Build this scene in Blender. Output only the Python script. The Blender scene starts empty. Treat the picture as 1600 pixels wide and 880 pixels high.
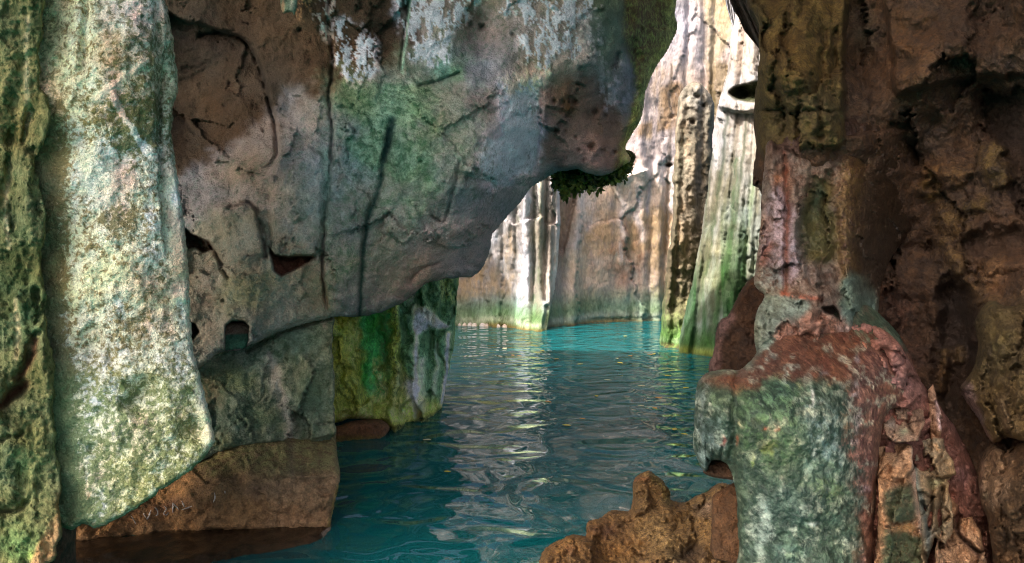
import bpy, math, random
import numpy as np
random.seed(4); RNG = np.random.default_rng(7)
sc = bpy.context.scene; COL = sc.collection

# ------------------------------------------------------------------ camera
F = 1600*24/36.0; CAMZ = 1.6; TH = math.atan(40/F)
cam = bpy.data.objects.new('camera', bpy.data.cameras.new('camera')); COL.objects.link(cam)
cam.data.lens = 24; cam.data.sensor_width = 36; cam.data.clip_start = 0.05; cam.data.clip_end = 500
cam.location = (0, 0, CAMZ); cam.rotation_euler = (math.radians(90)-TH, 0, 0); sc.camera = cam
CT, ST = math.cos(TH), math.sin(TH)
def at(px, py, Y):
    cx = (np.asarray(px, float)-800)/F; cy = -(np.asarray(py, float)-440)/F
    dy = CT+cy*ST; dz = -ST+cy*CT; t = Y/dy
    return np.stack([cx*t, dy*t, CAMZ+dz*t], -1)
def wY(py):                                   # distance at which the water surface lies on this picture row
    cy = -(py-440)/F; return -CAMZ/(-ST+cy*CT)*(CT+cy*ST)

# ------------------------------------------------------------------ noise
_perm = RNG.permutation(4096).astype(np.int32); _val = RNG.random(4096)*2-1
def _h(i, j, k): return _val[_perm[(_perm[(_perm[i & 4095]+j) & 4095]+k) & 4095]]
def vnoise(p):
    f = np.floor(p); i = f.astype(np.int32); t = p-f; t = t*t*t*(t*(t*6-15)+10)
    x, y, z = i[..., 0], i[..., 1], i[..., 2]; u, v, w = t[..., 0], t[..., 1], t[..., 2]
    L = lambda a, b, s: a+(b-a)*s
    return L(L(L(_h(x, y, z), _h(x+1, y, z), u), L(_h(x, y+1, z), _h(x+1, y+1, z), u), v),
             L(L(_h(x, y, z+1), _h(x+1, y, z+1), u), L(_h(x, y+1, z+1), _h(x+1, y+1, z+1), u), v), w)
def fbm(p, octs=4, gain=.5):
    s = 0; a = 1; n = 0
    for o in range(octs):
        s = s+a*vnoise(p*(2.03**o)+o*17.3); n += a; a *= gain
    return s/n*1.6
def sm(a, b, x): t = np.clip((x-a)/(b-a+1e-12), 0, 1); return t*t*(3-2*t)
def lin(c):
    c = np.asarray(c, float)/255; return np.where(c < .04045, c/12.92, ((c+.055)/1.055)**2.4)
def mix(a, b, m): return a+(b-a)*np.clip(m, 0, 1)[..., None]
def curve(pts, n=8, closed=False):
    P = np.asarray(pts, float); N = len(P); out = []
    for i in range(N if closed else N-1):
        g = (lambda k: P[k % N]) if closed else (lambda k: P[min(max(k, 0), N-1)])
        a, b, c, d = g(i-1), g(i), g(i+1), g(i+2)
        for t in np.linspace(0, 1, n, endpoint=False):
            out.append(.5*(2*b+(c-a)*t+(2*a-5*b+4*c-d)*t*t+(3*b-a-3*c+d)*t**3))
    if not closed: out.append(P[-1])
    return np.array(out)

# ------------------------------------------------------------------ materials
def rock_mat(name, scale, rough=.85, bump=.5, dist=.02, zs=1.0, spread=.18, var=.35, spec=.3, grain=60., ys=1.):
    m = bpy.data.materials.new(name); m.use_nodes = True; nt = m.node_tree; N = nt.nodes; L = nt.links
    b = N['Principled BSDF']
    def nd(t, **k):
        n = N.new(t)
        for a, v in k.items(): setattr(n, a, v)
        return n
    tc = nd('ShaderNodeTexCoord'); mp = nd('ShaderNodeMapping'); mp.inputs['Scale'].default_value = (1, ys, zs)
    L.new(tc.outputs['Object'], mp.inputs['Vector'])
    ca = nd('ShaderNodeAttribute', attribute_name='pigment'); cb = nd('ShaderNodeAttribute', attribute_name='growth')
    def noise(s, det, rg=.6, dist=0.):
        n = nd('ShaderNodeTexNoise'); n.inputs['Scale'].default_value = s; n.inputs['Detail'].default_value = det
        n.inputs['Roughness'].default_value = rg; n.inputs['Distortion'].default_value = dist
        L.new(mp.outputs['Vector'], n.inputs['Vector']); return n.outputs['Fac']
    def mth(op, a, bb=None, cl=False):
        n = nd('ShaderNodeMath', operation=op); n.use_clamp = cl
        for i, v in enumerate((a, bb)):
            if v is None: continue
            if isinstance(v, (int, float)): n.inputs[i].default_value = v
            else: L.new(v, n.inputs[i])
        return n.outputs[0]
    n1 = noise(scale, 8, .68, .3)
    off = mth('MULTIPLY', mth('SUBTRACT', cb.outputs['Alpha'], .5), .62)
    mr = nd('ShaderNodeMapRange', interpolation_type='SMOOTHSTEP')
    mr.inputs['From Min'].default_value = .5-spread; mr.inputs['From Max'].default_value = .5+spread
    L.new(mth('ADD', n1, off), mr.inputs['Value'])
    mx = nd('ShaderNodeMix', data_type='RGBA'); L.new(mr.outputs[0], mx.inputs['Factor'])
    L.new(ca.outputs['Color'], mx.inputs['A']); L.new(cb.outputs['Color'], mx.inputs['B'])
    n2 = noise(scale*.35, 9, .7); n3 = noise(grain, 3, .6)
    v1 = mth('ADD', mth('MULTIPLY', mth('SUBTRACT', n2, .5), var*2.2), 1.0)
    v2 = mth('ADD', mth('MULTIPLY', mth('SUBTRACT', n3, .5), var*2.6), 1.0)
    vv = mth('MAXIMUM', mth('MULTIPLY', v1, v2), .15)
    vm = nd('ShaderNodeVectorMath', operation='SCALE'); L.new(mx.outputs['Result'], vm.inputs[0]); L.new(vv, vm.inputs['Scale'])
    L.new(vm.outputs[0], b.inputs['Base Color'])
    b.inputs['Roughness'].default_value = rough; b.inputs['Specular IOR Level'].default_value = spec
    vo = nd('ShaderNodeTexVoronoi'); vo.inputs['Scale'].default_value = scale*1.6; L.new(mp.outputs['Vector'], vo.inputs['Vector'])
    h = mth('ADD', mth('ADD', mth('MULTIPLY', n1, 1.0), mth('MULTIPLY', n3, .7)), mth('MULTIPLY', vo.outputs['Distance'], .35))
    bp = nd('ShaderNodeBump'); bp.inputs['Strength'].default_value = bump; bp.inputs['Distance'].default_value = dist
    L.new(h, bp.inputs['Height']); L.new(bp.outputs[0], b.inputs['Normal'])
    return m

def put(name, me, mat, parent=None, base=None):
    o = bpy.data.objects.new(name, me); COL.objects.link(o)
    if mat: me.materials.append(mat)
    if base is not None: o.location = base
    if parent: o.parent = parent
    return o
def tag(o, label, cat, group=None):
    o['label'] = label; o['category'] = cat
    if group: o['group'] = group
    return o

# ------------------------------------------------------------------ a solid rock with a modelled front
def self_far(c): return float(np.mean([q[2] for q in c])) < 9
class Rock:
    def __init__(s, poly, ctrl, step=2.5, rnd=(30, .15), smooth=5, ragged=2.5, rag_len=30, seed=0, thick=.6):
        s._w = {}; s.mott = .45; s.desat = .12; s.chip = .03; s.tint = np.array([1.10, 1.0, .84]) if self_far(ctrl) else np.array([.99, 1.0, 1.02]); s.seed = seed; s.step = step; s.thick = thick; s.rnd = rnd
        P = curve(poly, smooth, True) if smooth > 1 else np.asarray(poly, float)
        if ragged:
            Q = []
            for i in range(len(P)):
                a, b = P[i], P[(i+1) % len(P)]; n = max(1, int(np.hypot(*(b-a))/5))
                for k in range(n): Q.append(a+(b-a)*k/n)
            P = np.array(Q); q = np.c_[P/rag_len, np.full(len(P), seed*3.7)]
            P = P+ragged*np.c_[fbm(q, 4, .6), fbm(q+50, 4, .6)]
        s.P = P
        lo = P.min(0)-step*2; hi = P.max(0)+step*2
        xs = np.arange(lo[0], hi[0], step); ys = np.arange(lo[1], hi[1], step)
        s.x, s.y = np.meshgrid(xs, ys); s.sh = s.x.shape
        s._sdf(xs, ys)
        C = np.asarray(ctrl, float); s.Y = s._tps(C); s.Y0 = float(np.mean(C[:, 2]))
        r, a = rnd
        t = 1-np.clip(s.sd/r, 0, 1); s.Y = s.Y+a*(1-np.sqrt(np.clip(1-t*t, 0, 1)))
        s.W = at(s.x, s.y, np.full(s.sh, s.Y0))+seed*11.3
        s.A = np.zeros(s.sh+(3,)); s.B = np.zeros(s.sh+(3,)); s.M = np.zeros(s.sh)
    def _sdf(s, xs, ys):
        P = s.P; R = max(s.rnd[0], 14)+s.step*3; D = np.full(s.sh, R*1.); NX = s.x.copy(); NY = s.y.copy(); Q = np.roll(P, -1, 0)
        for a, b in zip(P, Q):
            i0, i1 = np.searchsorted(xs, [min(a[0], b[0])-R, max(a[0], b[0])+R]); j0, j1 = np.searchsorted(ys, [min(a[1], b[1])-R, max(a[1], b[1])+R])
            X = s.x[j0:j1, i0:i1]; Yy = s.y[j0:j1, i0:i1]; d = b-a; l2 = d@d+1e-9
            t = np.clip(((X-a[0])*d[0]+(Yy-a[1])*d[1])/l2, 0, 1); cx = a[0]+t*d[0]; cy = a[1]+t*d[1]; dd = np.hypot(X-cx, Yy-cy)
            k = dd < D[j0:j1, i0:i1]
            D[j0:j1, i0:i1][k] = dd[k]; NX[j0:j1, i0:i1][k] = cx[k]; NY[j0:j1, i0:i1][k] = cy[k]
        s.sd = np.where(s._in(P), D, -D); s.nx, s.ny = NX, NY
    def _in(s, P):
        ins = np.zeros(s.sh, bool); Q = np.roll(P, -1, 0)
        for a, b in zip(P, Q):
            if a[1] == b[1]: continue
            r = (a[1] > s.y[:, 0]) != (b[1] > s.y[:, 0])
            if not r.any(): continue
            xc = a[0]+(s.y[r]-a[1])*(b[0]-a[0])/(b[1]-a[1]); ins[r] ^= s.x[r] < xc
        return ins
    def _tps(s, C):
        n = len(C); k = lambda d: np.where(d > 1e-6, d*d*np.log(d+1e-9), 0)
        X = C[:, :2]/400; d = np.hypot(X[:, None, 0]-X[None, :, 0], X[:, None, 1]-X[None, :, 1])
        A = np.zeros((n+3, n+3)); A[:n, :n] = k(d)+np.eye(n)*.002; A[:n, n] = 1; A[:n, n+1:] = X; A[n, :n] = 1; A[n+1:, :n] = X.T
        w = np.linalg.solve(A, np.r_[C[:, 2], 0, 0, 0]); o = w[n]+w[n+1]*s.x/400+w[n+2]*s.y/400
        for i in range(n): o = o+w[i]*k(np.hypot(s.x/400-X[i, 0], s.y/400-X[i, 1]))
        return o
    # fields -----------------------------------------------------------
    def n(s, scale, octs=4, sx=1., sz=1., seed=0, gain=.5): return fbm(s.W*np.array([sx, 1, sz])*scale+seed*7.7, octs, gain)
    def warp(s, j, L=25., seed=0):
        if not j: return s.x, s.y
        L = 14. if L < 17 else 23.
        if L not in s._w:
            q = np.stack([s.x/L, s.y/L, np.full(s.sh, s.seed*2.1)], -1); s._w[L] = (fbm(q, 4, .6), fbm(q+31.7, 4, .6))
        a, b = s._w[L]; return s.x+j*a, s.y+j*b
    def _seg(s, pts, j, L, seed, smooth):
        X, Yy = s.warp(j, L, seed); P = curve(pts, 4) if smooth else np.asarray(pts, float)
        D = np.full(s.sh, 1e9); S = np.zeros(s.sh); T = np.zeros(s.sh)
        ls = np.r_[0, np.cumsum(np.hypot(*np.diff(P, axis=0).T))]
        for i in range(len(P)-1):
            a, b = P[i], P[i+1]; d = b-a; l2 = d@d+1e-9
            t = np.clip(((X-a[0])*d[0]+(Yy-a[1])*d[1])/l2, 0, 1); dd = np.hypot(X-a[0]-t*d[0], Yy-a[1]-t*d[1]); k = dd < D
            D[k] = dd[k]; S[k] = (d[0]*(Yy-a[1])-d[1]*(X-a[0]))[k]; T[k] = ((ls[i]+t*(ls[i+1]-ls[i]))/ls[-1])[k]
        return D, S, T
    def line(s, pts, w, j=2., L=20., seed=0, taper=0., smooth=True):
        D, S, T = s._seg(pts, j, L, seed, smooth); m = np.exp(-(D/w)**2)
        if taper: m = m*sm(0, taper, T)*sm(0, taper, 1-T)
        return m
    def side(s, pts, w, j=2., L=20., seed=0, edge=2., taper=.12):   # falls away from the line on its right-hand side only (drawn downwards: on the left)
        D, S, T = s._seg(pts, j, L, seed, True); sg = np.where(S > 0, 1, -1)*D
        return sm(-edge, edge, sg)*np.exp(-np.clip(sg, 0, None)/w)*sm(0, taper, T)*sm(0, taper, 1-T)
    def area(s, pts, soft=4., j=3., L=25., seed=0, smooth=True):
        P = curve(pts, 4, True) if smooth else np.asarray(pts, float); X, Yy = s.warp(j, L, seed)
        D = np.full(s.sh, 1e9); ins = np.zeros(s.sh, bool); Q = np.roll(P, -1, 0)
        for a, b in zip(P, Q):
            d = b-a; l2 = d@d+1e-9; t = np.clip(((X-a[0])*d[0]+(Yy-a[1])*d[1])/l2, 0, 1); D = np.minimum(D, np.hypot(X-a[0]-t*d[0], Yy-a[1]-t*d[1]))
            if a[1] != b[1]: ins ^= ((a[1] > Yy) != (b[1] > Yy)) & (X < a[0]+(Yy-a[1])*(b[0]-a[0])/(b[1]-a[1]))
        return sm(-soft, soft, np.where(ins, D, -D))
    def blob(s, x, y, rx, ry, rot=0, j=6., L=25., seed=0, hard=0.):
        X, Yy = s.warp(j, L, seed); c, q = math.cos(math.radians(rot)), math.sin(math.radians(rot)); u = (X-x)*c+(Yy-y)*q; v = -(X-x)*q+(Yy-y)*c
        return sm(1., hard, np.hypot(u/rx, v/ry))
    def facet(s, cell, amp, seed=0, st=1., j=6., gap=.0, gw=2.):     # broken planes: every cell tilts its own way, joints between them
        g = np.random.default_rng(1000+seed+s.seed*13); x0, x1, y0, y1 = s.x.min(), s.x.max(), s.y.min(), s.y.max()
        n = int(min(160, max(6, (x1-x0)*(y1-y0)/cell**2/st))); S = np.c_[g.uniform(x0, x1, n), g.uniform(y0, y1, n)]; X, Yy = s.warp(j, 25.)
        D = np.full(s.sh, 1e9); D2 = np.full(s.sh, 1e9); V = np.zeros(s.sh)
        for a, b in S:
            gx, gy = g.normal(size=2)*amp/cell; o = g.normal()*amp*.35; d = np.hypot(X-a, (Yy-b)/st); k = d < D
            D2 = np.where(k, D, np.minimum(D2, d)); D = np.where(k, d, D); V = np.where(k, o+gx*(X-a)+gy*(Yy-b)/st, V)
        s.gap = np.exp(-((D2-D)/gw)**2); return V+gap*s.gap
    # edits ------------------------------------------------------------
    def base(s, a, b=None, m=.3): s.A[:] = lin(a); s.B[:] = lin(b if b is not None else a); s.M[:] = m
    def pa(s, c, m): s.A = mix(s.A, lin(c), m)
    def pb(s, c, m): s.B = mix(s.B, lin(c), m)
    def pm(s, v, m): s.M = s.M+(v-s.M)*np.clip(m, 0, 1)
    def build(s, name, mat, gain=1., parent=None, back=None):
        mo = s.mott; k = s.Y0/4.
        if mo:
            mt = .55*s.n(1.5/k, 4, seed=91)+.45*s.n(6/k, 4, seed=92, gain=.6)+.3*s.n(9/k, 3, 1.6, .3, seed=93)
            hu = s.n(2.4/k, 4, seed=94, gain=.6)[..., None]*np.array([.16, .0, -.22])
            L3 = s.A@np.array([.25, .6, .15]); A_ = s.A+(L3[..., None]-s.A)*s.desat; L4 = s.B@np.array([.25, .6, .15]); B_ = s.B+(L4[..., None]-s.B)*s.desat
            A_ = A_*s.tint; B_ = B_*s.tint; s.A = A_*np.exp(mo*mt)[..., None]*(1+hu); s.B = B_*np.exp(.5*mo*mt)[..., None]*(1+hu)
        if s.chip: 
            e = sm(0, 10, s.sd); s.Y = s.Y+s.chip*e*(np.abs(s.n(4/k, 5, seed=95, gain=.7))*.8-.25+.6*s.n(15/k, 4, seed=96, gain=.75))
        inside = s.sd > -s.step*.75; sx = np.where(s.sd < 0, s.nx, s.x); sy = np.where(s.sd < 0, s.ny, s.y)
        c = inside[:-1, :-1] & inside[1:, :-1] & inside[:-1, 1:] & inside[1:, 1:]
        H, Wd = s.sh; idx = np.arange(H*Wd).reshape(s.sh)
        q = np.stack([idx[:-1, :-1][c], idx[1:, :-1][c], idx[1:, 1:][c], idx[:-1, 1:][c]], -1)
        used = np.unique(q); re = np.full(H*Wd, -1); re[used] = np.arange(len(used)); q = re[q]
        fx, fy, fY = sx.ravel()[used], sy.ravel()[used], s.Y.ravel()[used]
        V = at(fx, fy, fY)
        A = s.A.reshape(-1, 3)[used]*gain; B = s.B.reshape(-1, 3)[used]*gain; M = s.M.ravel()[used]
        # boundary loop -> pulled back and inwards -> closed behind
        e = np.concatenate([q[:, [0, 1]], q[:, [1, 2]], q[:, [2, 3]], q[:, [3, 0]]]); key = set(map(tuple, e.tolist()))
        nxt = {}
        for a, b in key:
            if (b, a) not in key: nxt[a] = b
        loops = []; seen = set()
        for st in list(nxt):
            if st in seen: continue
            lp = [st]; seen.add(st); k = nxt[st]
            while k != st and k in nxt and k not in seen: lp.append(k); seen.add(k); k = nxt[k]
            loops.append(lp)
        faces_flat = [q.ravel()]; tot = [np.full(len(q), 4)]; n0 = len(used); VV = [V]
        src = [np.arange(n0)]
        for lp in loops:
            lp = np.array(lp); 
            if len(lp) < 3: continue
            pv = V[lp]; cen = pv.mean(0); nL = len(lp); prev = lp
            for f, dd in ((.03, .35), (.12, .75), (.3, 1.)):
                d = s.thick*dd; sc_ = (fY[lp]+d)/fY[lp]
                pn = (pv-np.array([0, 0, CAMZ]))*sc_[:, None]+np.array([0, 0, CAMZ])
                cn = (cen-np.array([0, 0, CAMZ]))*((cen[1]+d)/cen[1])+np.array([0, 0, CAMZ]); pn = pn+(cn-pn)*f*np.array([1, .2, 1])
                cur = n0+np.arange(nL); n0 += nL; VV.append(pn); src.append(lp)
                a, b = prev, np.roll(prev, -1); a2, b2 = cur, np.roll(cur, -1)
                faces_flat.append(np.stack([b, a, a2, b2], -1).ravel()); tot.append(np.full(nL, 4)); prev = cur
            ctr = pn.mean(0); VV.append(ctr[None]); src.append(lp[:1]); ci = n0; n0 += 1
            faces_flat.append(np.stack([np.roll(prev, -1), prev, np.full(nL, ci)], -1).ravel()); tot.append(np.full(nL, 3))
        V = np.concatenate(VV); src = np.concatenate(src); A, B, M = A[src], B[src], M[src]
        cen = V.mean(0); bz = V[:, 2].min(); basep = np.array([cen[0], cen[1], bz]); V = V-basep
        fl = np.concatenate(faces_flat).astype(np.int32); tt = np.concatenate(tot).astype(np.int32)
        me = bpy.data.meshes.new(name); me.vertices.add(len(V)); me.vertices.foreach_set('co', V.ravel().astype(np.float32))
        me.loops.add(len(fl)); me.loops.foreach_set('vertex_index', fl); me.polygons.add(len(tt))
        me.polygons.foreach_set('loop_start', np.r_[0, np.cumsum(tt)[:-1]].astype(np.int32))
        me.polygons.foreach_set('use_smooth', np.ones(len(tt), bool)); me.update(calc_edges=True)
        for nm, cc, al in (('pigment', A, np.ones(len(V))), ('growth', B, np.clip(M, -1, 2))):
            at_ = me.color_attributes.new(nm, 'FLOAT_COLOR', 'POINT'); at_.data.foreach_set('color', np.c_[np.clip(cc, 0, .92), al].ravel().astype(np.float32))
        b = basep-(np.array(parent.matrix_basis.translation) if parent else 0)
        return put(name, me, mat, parent, b)

#%%SCENE%%

CEIL=((-16,14,-1.2,7.6,6.2),(1.2,14,-4,-1.2,5.6))
SUN=(-.72,-.5,.95); SUNE=2.0; SKY=.15; EXPO=2.12
WAVE=.06; WC=((.004,.155,.165),(.012,.25,.26))
# ================================================================== THE PLACE
M_slab = rock_mat('lichen_limestone', 38, .9, .9, .02, spread=.10, var=.5, grain=110, spec=.2)
M_wall = rock_mat('cave_limestone', 20, .85, .9, .02, spread=.16, var=.46, grain=90, spec=.25)
M_moss = rock_mat('mossy_limestone', 30, .95, .9, .014, zs=.6, spread=.14, var=.5, grain=90, spec=.1)
M_far = rock_mat('fluted_limestone', 6, .85, .7, .035, zs=.45, spread=.16, var=.42, grain=20, spec=.25)
M_dark = rock_mat('brown_cave_rock', 18, .8, .8, .02, spread=.2, var=.5, grain=70, spec=.25)
M_flow = rock_mat('flowstone', 36, .5, .8, .014, zs=.8, spread=.12, var=.6, grain=110, spec=.35, ys=.3)
M_brown = rock_mat('pitted_brown_rock', 40, .75, 1.0, .014, spread=.2, var=.5, grain=130, spec=.3)
G = dict(slab=1.6, butt=1.7, wall=2.0, blk=2.5, pil=4.6, far=.8, right=1.5, flow=1.15, bould=1.0, brown=1.45)

# ---------------------------------------------------------------- pale slab hanging on the left
r = Rock([(80,-90),(250,-90),(258,0),(270,60),(277,110),(278,145),(270,168),(272,190),(268,212),(275,260),(282,310),(290,360),(295,420),(298,500),
          (305,560),(320,612),(335,680),(330,700),(300,735),(250,768),(215,795),(180,813),(150,825),(130,818),(105,828),(70,790),(50,700),(40,600),(30,480),(20,380),(10,250),(10,100)],
         [(60,0,2.95),(70,400,2.86),(90,800,2.74),(200,0,2.93),(215,400,2.86),(200,700,2.74),(235,100,2.95),(285,300,3.02),(272,100,3.08),(330,680,2.86),(292,500,2.98)],
         2.2, (9,.05), ragged=2.6, rag_len=12, seed=1, thick=.5)
r.chip=.014; r.Y += .022*r.n(2.2,4,seed=1)+.014*r.n(9,4,seed=2,gain=.65)
r.desat=.16; r.tint=np.array([1.26,.97,.84]); r.Y += -.008*r.line([(225,95),(185,128),(150,155)],6,5)-.008*r.line([(178,150),(195,185),(215,215)],6,3)   # raised pale veins
r.Y += .035*r.line([(135,0),(132,60),(130,110)],7,4)+.03*r.line([(245,0),(250,120),(248,220)],5,3)
r.Y += .05*r.side([(262,30),(248,160),(250,300),(262,420)][::-1],30,3,taper=.2)
r.Y += .09*np.clip(r.n(5,3,seed=5)-.42,0,1)
r.base((232,194,178),(98,106,76),.46)
r.pa((222,200,178),r.blob(170,420,90,160,0,20))
r.pb((92,104,62),r.blob(190,180,110,120,0,25)); r.pm(.78,r.blob(210,190,85,75,20,22,30)); r.pm(.62,r.blob(220,90,60,70,0,22,30))
r.pm(.22,r.blob(160,280,70,60,0,15)); r.pm(.40,r.blob(180,460,110,120,0,20)); r.pm(.66,r.blob(190,345,55,40,0,20,22)); r.pm(.62,r.blob(200,510,50,45,0,18))
low = sm(520,640,r.y+30*r.n(2,3,seed=8)); r.pa((200,202,170),low); r.pb((98,122,80),low); r.pm(.60,low*.9)
k=sm(125,75,r.x+18*r.n(3,4)); r.pm(.85,k*sm(120,260,r.y)); r.pa((150,146,108),k*.6)
r.pm(.2,np.maximum(r.line([(225,95),(185,128),(150,155)],6,3),r.line([(178,150),(195,185),(215,215),(235,245)],6,3)))
r.pm(.12,r.area([(262,300),(300,300),(345,690),(325,705),(300,560)],14,8)*.8); r.pm(.5,r.blob(262,60,18,120,0,8)*.8)
for x,y,a in ((155,668,8),(205,655,9),(180,690,7),(238,520,10),(237,575,9)): r.pm(.0,r.blob(x,y,a,a*.8,0,5,8))
r.pb((46,78,42),np.maximum(r.blob(295,608,9,12,0,3,8),r.blob(192,602,10,12,0,4,8))); r.pm(1.,np.maximum(r.blob(295,608,9,12,0,3,8),r.blob(192,602,10,12,0,4,8)))
r.pa((150,120,62),r.blob(137,780,6,20,0,4)); r.pa((120,92,70),r.blob(145,818,30,9,0,4))
r.pm(.85,r.line([(100,560),(105,700),(120,810)],16,8)*.8)
slab = r.build('rock_slab', M_slab, G['slab'])
tag(slab,'pale cream limestone slab blotched with green lichen, hanging to a blunt lower tip','rock')

# ---------------------------------------------------------------- dark mossy buttress at the left edge
r = Rock([(-160,-90),(62,-90),(70,0),(62,100),(78,190),(66,240),(55,262),(72,330),(66,420),(72,500),(82,570),(85,640),(90,720),(94,780),(95,830),(86,870),(60,905),(40,960),(-160,960)],
         [(-100,0,2.8),(-100,800,2.65),(60,0,2.86),(60,400,2.77),(80,700,2.66),(20,300,2.76),(20,700,2.6),(90,830,2.62)], 2.4,(7,.03),ragged=6,rag_len=22,seed=2,thick=.6)
r.Y += .06*r.n(3,4,1,.4,seed=1)+.03*r.n(9,4,1.2,.6,seed=2)
for P,a,w in (([(48,170),(40,215),(55,255),(62,330)],.09,7),([(30,590),(48,560),(56,520)],.12,8),([(0,632),(20,615),(38,600)],.14,9),([(0,690),(25,680),(30,676)],.07,6),([(8,800),(30,795),(45,785)],.08,7),([(70,470),(60,500),(58,455)],.06,4),([(18,200),(14,300),(22,360)],.05,6)):
    r.Y += .6*a*r.line(P,w,7)
r.desat=.25; r.base((96,102,60),(46,62,30),.45)
r.pa((118,112,62),r.blob(20,150,70,200,0,25)); r.pa((70,96,62),r.blob(40,480,60,110,0,20)); r.pm(.65,r.blob(20,420,60,110,0,20))
r.pa((120,128,66),r.blob(45,710,50,90,0,14)*.8); r.pm(.38,r.blob(50,700,45,80,0,14)); r.pa((78,96,66),r.blob(10,730,30,60,0,10)); r.pa((72,110,58),r.blob(30,850,60,50,0,12))
for P in ([(44,30),(40,120),(44,190)],[(25,470),(28,520),(24,560)],[(12,280),(10,330),(14,390)]): k=r.line(P,4,3); r.pa((150,142,100),k); r.pm(.1,k*.7)
k=np.maximum.reduce([r.line([(30,590),(48,565),(56,530)],6,3),r.line([(0,632),(20,615),(38,600)],8,3)]); r.pa((88,58,36),k); r.pm(.05,k)
k=r.area([(95,765),(98,830),(84,880),(40,905),(58,850),(82,815)],5,4); r.pa((142,112,68),k); r.pm(.15,k)
k=r.blob(48,868,9,14,20,3); r.pa((110,140,50),k)
o = r.build('rock_buttress', M_moss, G['butt']); tag(o,'dark green mossy rock face with olive and yellow growth, left of the pale slab','rock')
# shaded stone in the cleft between buttress and slab
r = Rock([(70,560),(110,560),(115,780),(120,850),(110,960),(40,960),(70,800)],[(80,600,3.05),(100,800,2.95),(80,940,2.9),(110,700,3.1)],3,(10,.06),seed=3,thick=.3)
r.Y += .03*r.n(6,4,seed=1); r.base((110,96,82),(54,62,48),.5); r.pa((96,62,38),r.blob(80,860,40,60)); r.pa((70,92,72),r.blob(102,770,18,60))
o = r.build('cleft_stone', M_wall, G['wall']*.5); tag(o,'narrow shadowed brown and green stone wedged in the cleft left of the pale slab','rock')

def crack(P,w,a,col=(22,17,12),j=2,paint=.8):
    k=r.line(P,w,j,15,taper=.06); r.Y += a*k; r.pa(col,paint*k*.6); r.pm(0.,k*.7)
# ---------------------------------------------------------------- great overhang across the middle
OV = [(40,-260),(1150,-260),(1085,-80),(1058,0),(1057,35),(1050,66),(1040,82),(1025,105),(1011,140),(1004,180),(991,205),(977,230),(985,247),(976,260),(945,274),(925,273),(900,267),(872,270),
      (850,280),(826,298),(806,324),(786,346),(771,368),(768,386),(756,414),(738,432),(716,434),(690,437),(662,445),(646,460),(626,476),(601,486),(575,493),(545,495),(517,496),
      (490,502),(450,514),(420,526),(395,537),(380,545),(345,553),(322,568),(300,582),(220,625),(60,640)]
CO = [(100,0,5.0),(100,500,4.35),(300,-200,5.1),(300,200,4.9),(300,350,4.65),(320,540,4.3),(420,480,4.3),(500,480,4.32),(510,300,4.45),(500,100,4.7),(600,480,4.75),(620,300,4.6),(640,100,4.9),(620,-200,5.3),
      (720,430,5.35),(740,340,5.0),(760,280,4.95),(780,200,5.0),(800,60,5.25),(800,-200,5.6),(870,270,5.9),(930,260,5.85),(920,150,5.65),(960,60,5.7),(1040,60,6.6),(1000,180,6.3),(1060,-60,6.7),(800,330,5.7)]
r = Rock(OV, CO, 2.3,(13,.10),smooth=4,ragged=3.,rag_len=22,seed=4,thick=1.1)
r.Y += r.facet(95,.026,1,1.3,16)+r.facet(38,.014,2,1.,10); big = r.n(1.1,4,seed=1); r.Y += .07*big+.03*r.n(4,4,seed=2)+.014*r.n(13,4,seed=3,gain=.6)
alc = r.area([(230,40),(300,35),(345,48),(378,60),(400,90),(412,125),(424,165),(432,200),(433,250),(380,300),(230,330)],2.5,2); r.Y += .30*alc*sm(340,150,r.y)
r.tint=np.array([1.09,1.,.91]); r.base((136,129,127),(88,104,88),.35)
# pigments: browns, greys, greens, and some light and shade painted in
r.pa((70,54,36),r.area([(230,-270),(660,-270),(640,0),(628,110),(560,110),(520,140),(455,180),(430,215),(330,250),(270,300),(230,300)],30,25))
r.pa((74,52,28),r.blob(330,190,90,110,0,25)*.8); r.pa((52,40,30),r.blob(340,60,90,70,0,20)*.8); r.pa((66,48,28),r.blob(440,70,60,60,0,18)*.7)
r.pm(.05,r.area([(230,-270),(660,-270),(640,0),(628,110),(560,110),(520,140),(455,180),(430,215),(330,250),(270,300),(230,300)],20,20))
crack([(300,60),(345,50),(378,60),(398,86),(411,120),(423,165),(431,200),(433,255)],3.5,.09,paint=.8)  # groove along the arch, with the recess shadow painted dark
r.pa((128,118,112),r.area([(270,300),(330,262),(380,215),(428,175),(434,320),(300,345)],14,10)); r.pa((120,114,104),r.blob(350,340,60,40,0,12)*.6)
r.pa((122,126,112),r.blob(480,330,60,110,0,20)); r.pa((140,132,126),r.blob(470,170,45,60,0,16)*.8)
r.desat=.2; gr = (.35+.65*sm(-.35,.35,r.n(3.2,5,seed=31,gain=.65)))*r.area([(522,120),(600,100),(660,70),(715,60),(725,130),(745,200),(740,270),(660,330),(560,400),(515,470),(512,300)],30,26); r.pa((112,150,114),gr*.85); r.pb((54,94,62),gr); r.pm(.5,gr)
r.pa((88,142,118),r.blob(688,110,26,40,20,12)*.9); r.pa((102,128,98),r.blob(540,140,25,50,0,12)); r.pm(.6,r.blob(670,230,60,60,0,25))
r.pa((112,112,106),r.area([(515,300),(640,320),(760,290),(770,380),(720,435),(600,490),(512,500)],30,22)*.8)
r.pa((150,128,120),r.area([(640,400),(690,350),(760,330),(772,380),(740,435),(660,445),(640,460)],22,14)); r.pa((134,112,104),r.blob(640,445,50,24,-30,10)*.8); r.pm(.15,r.blob(700,400,70,50))
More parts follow.
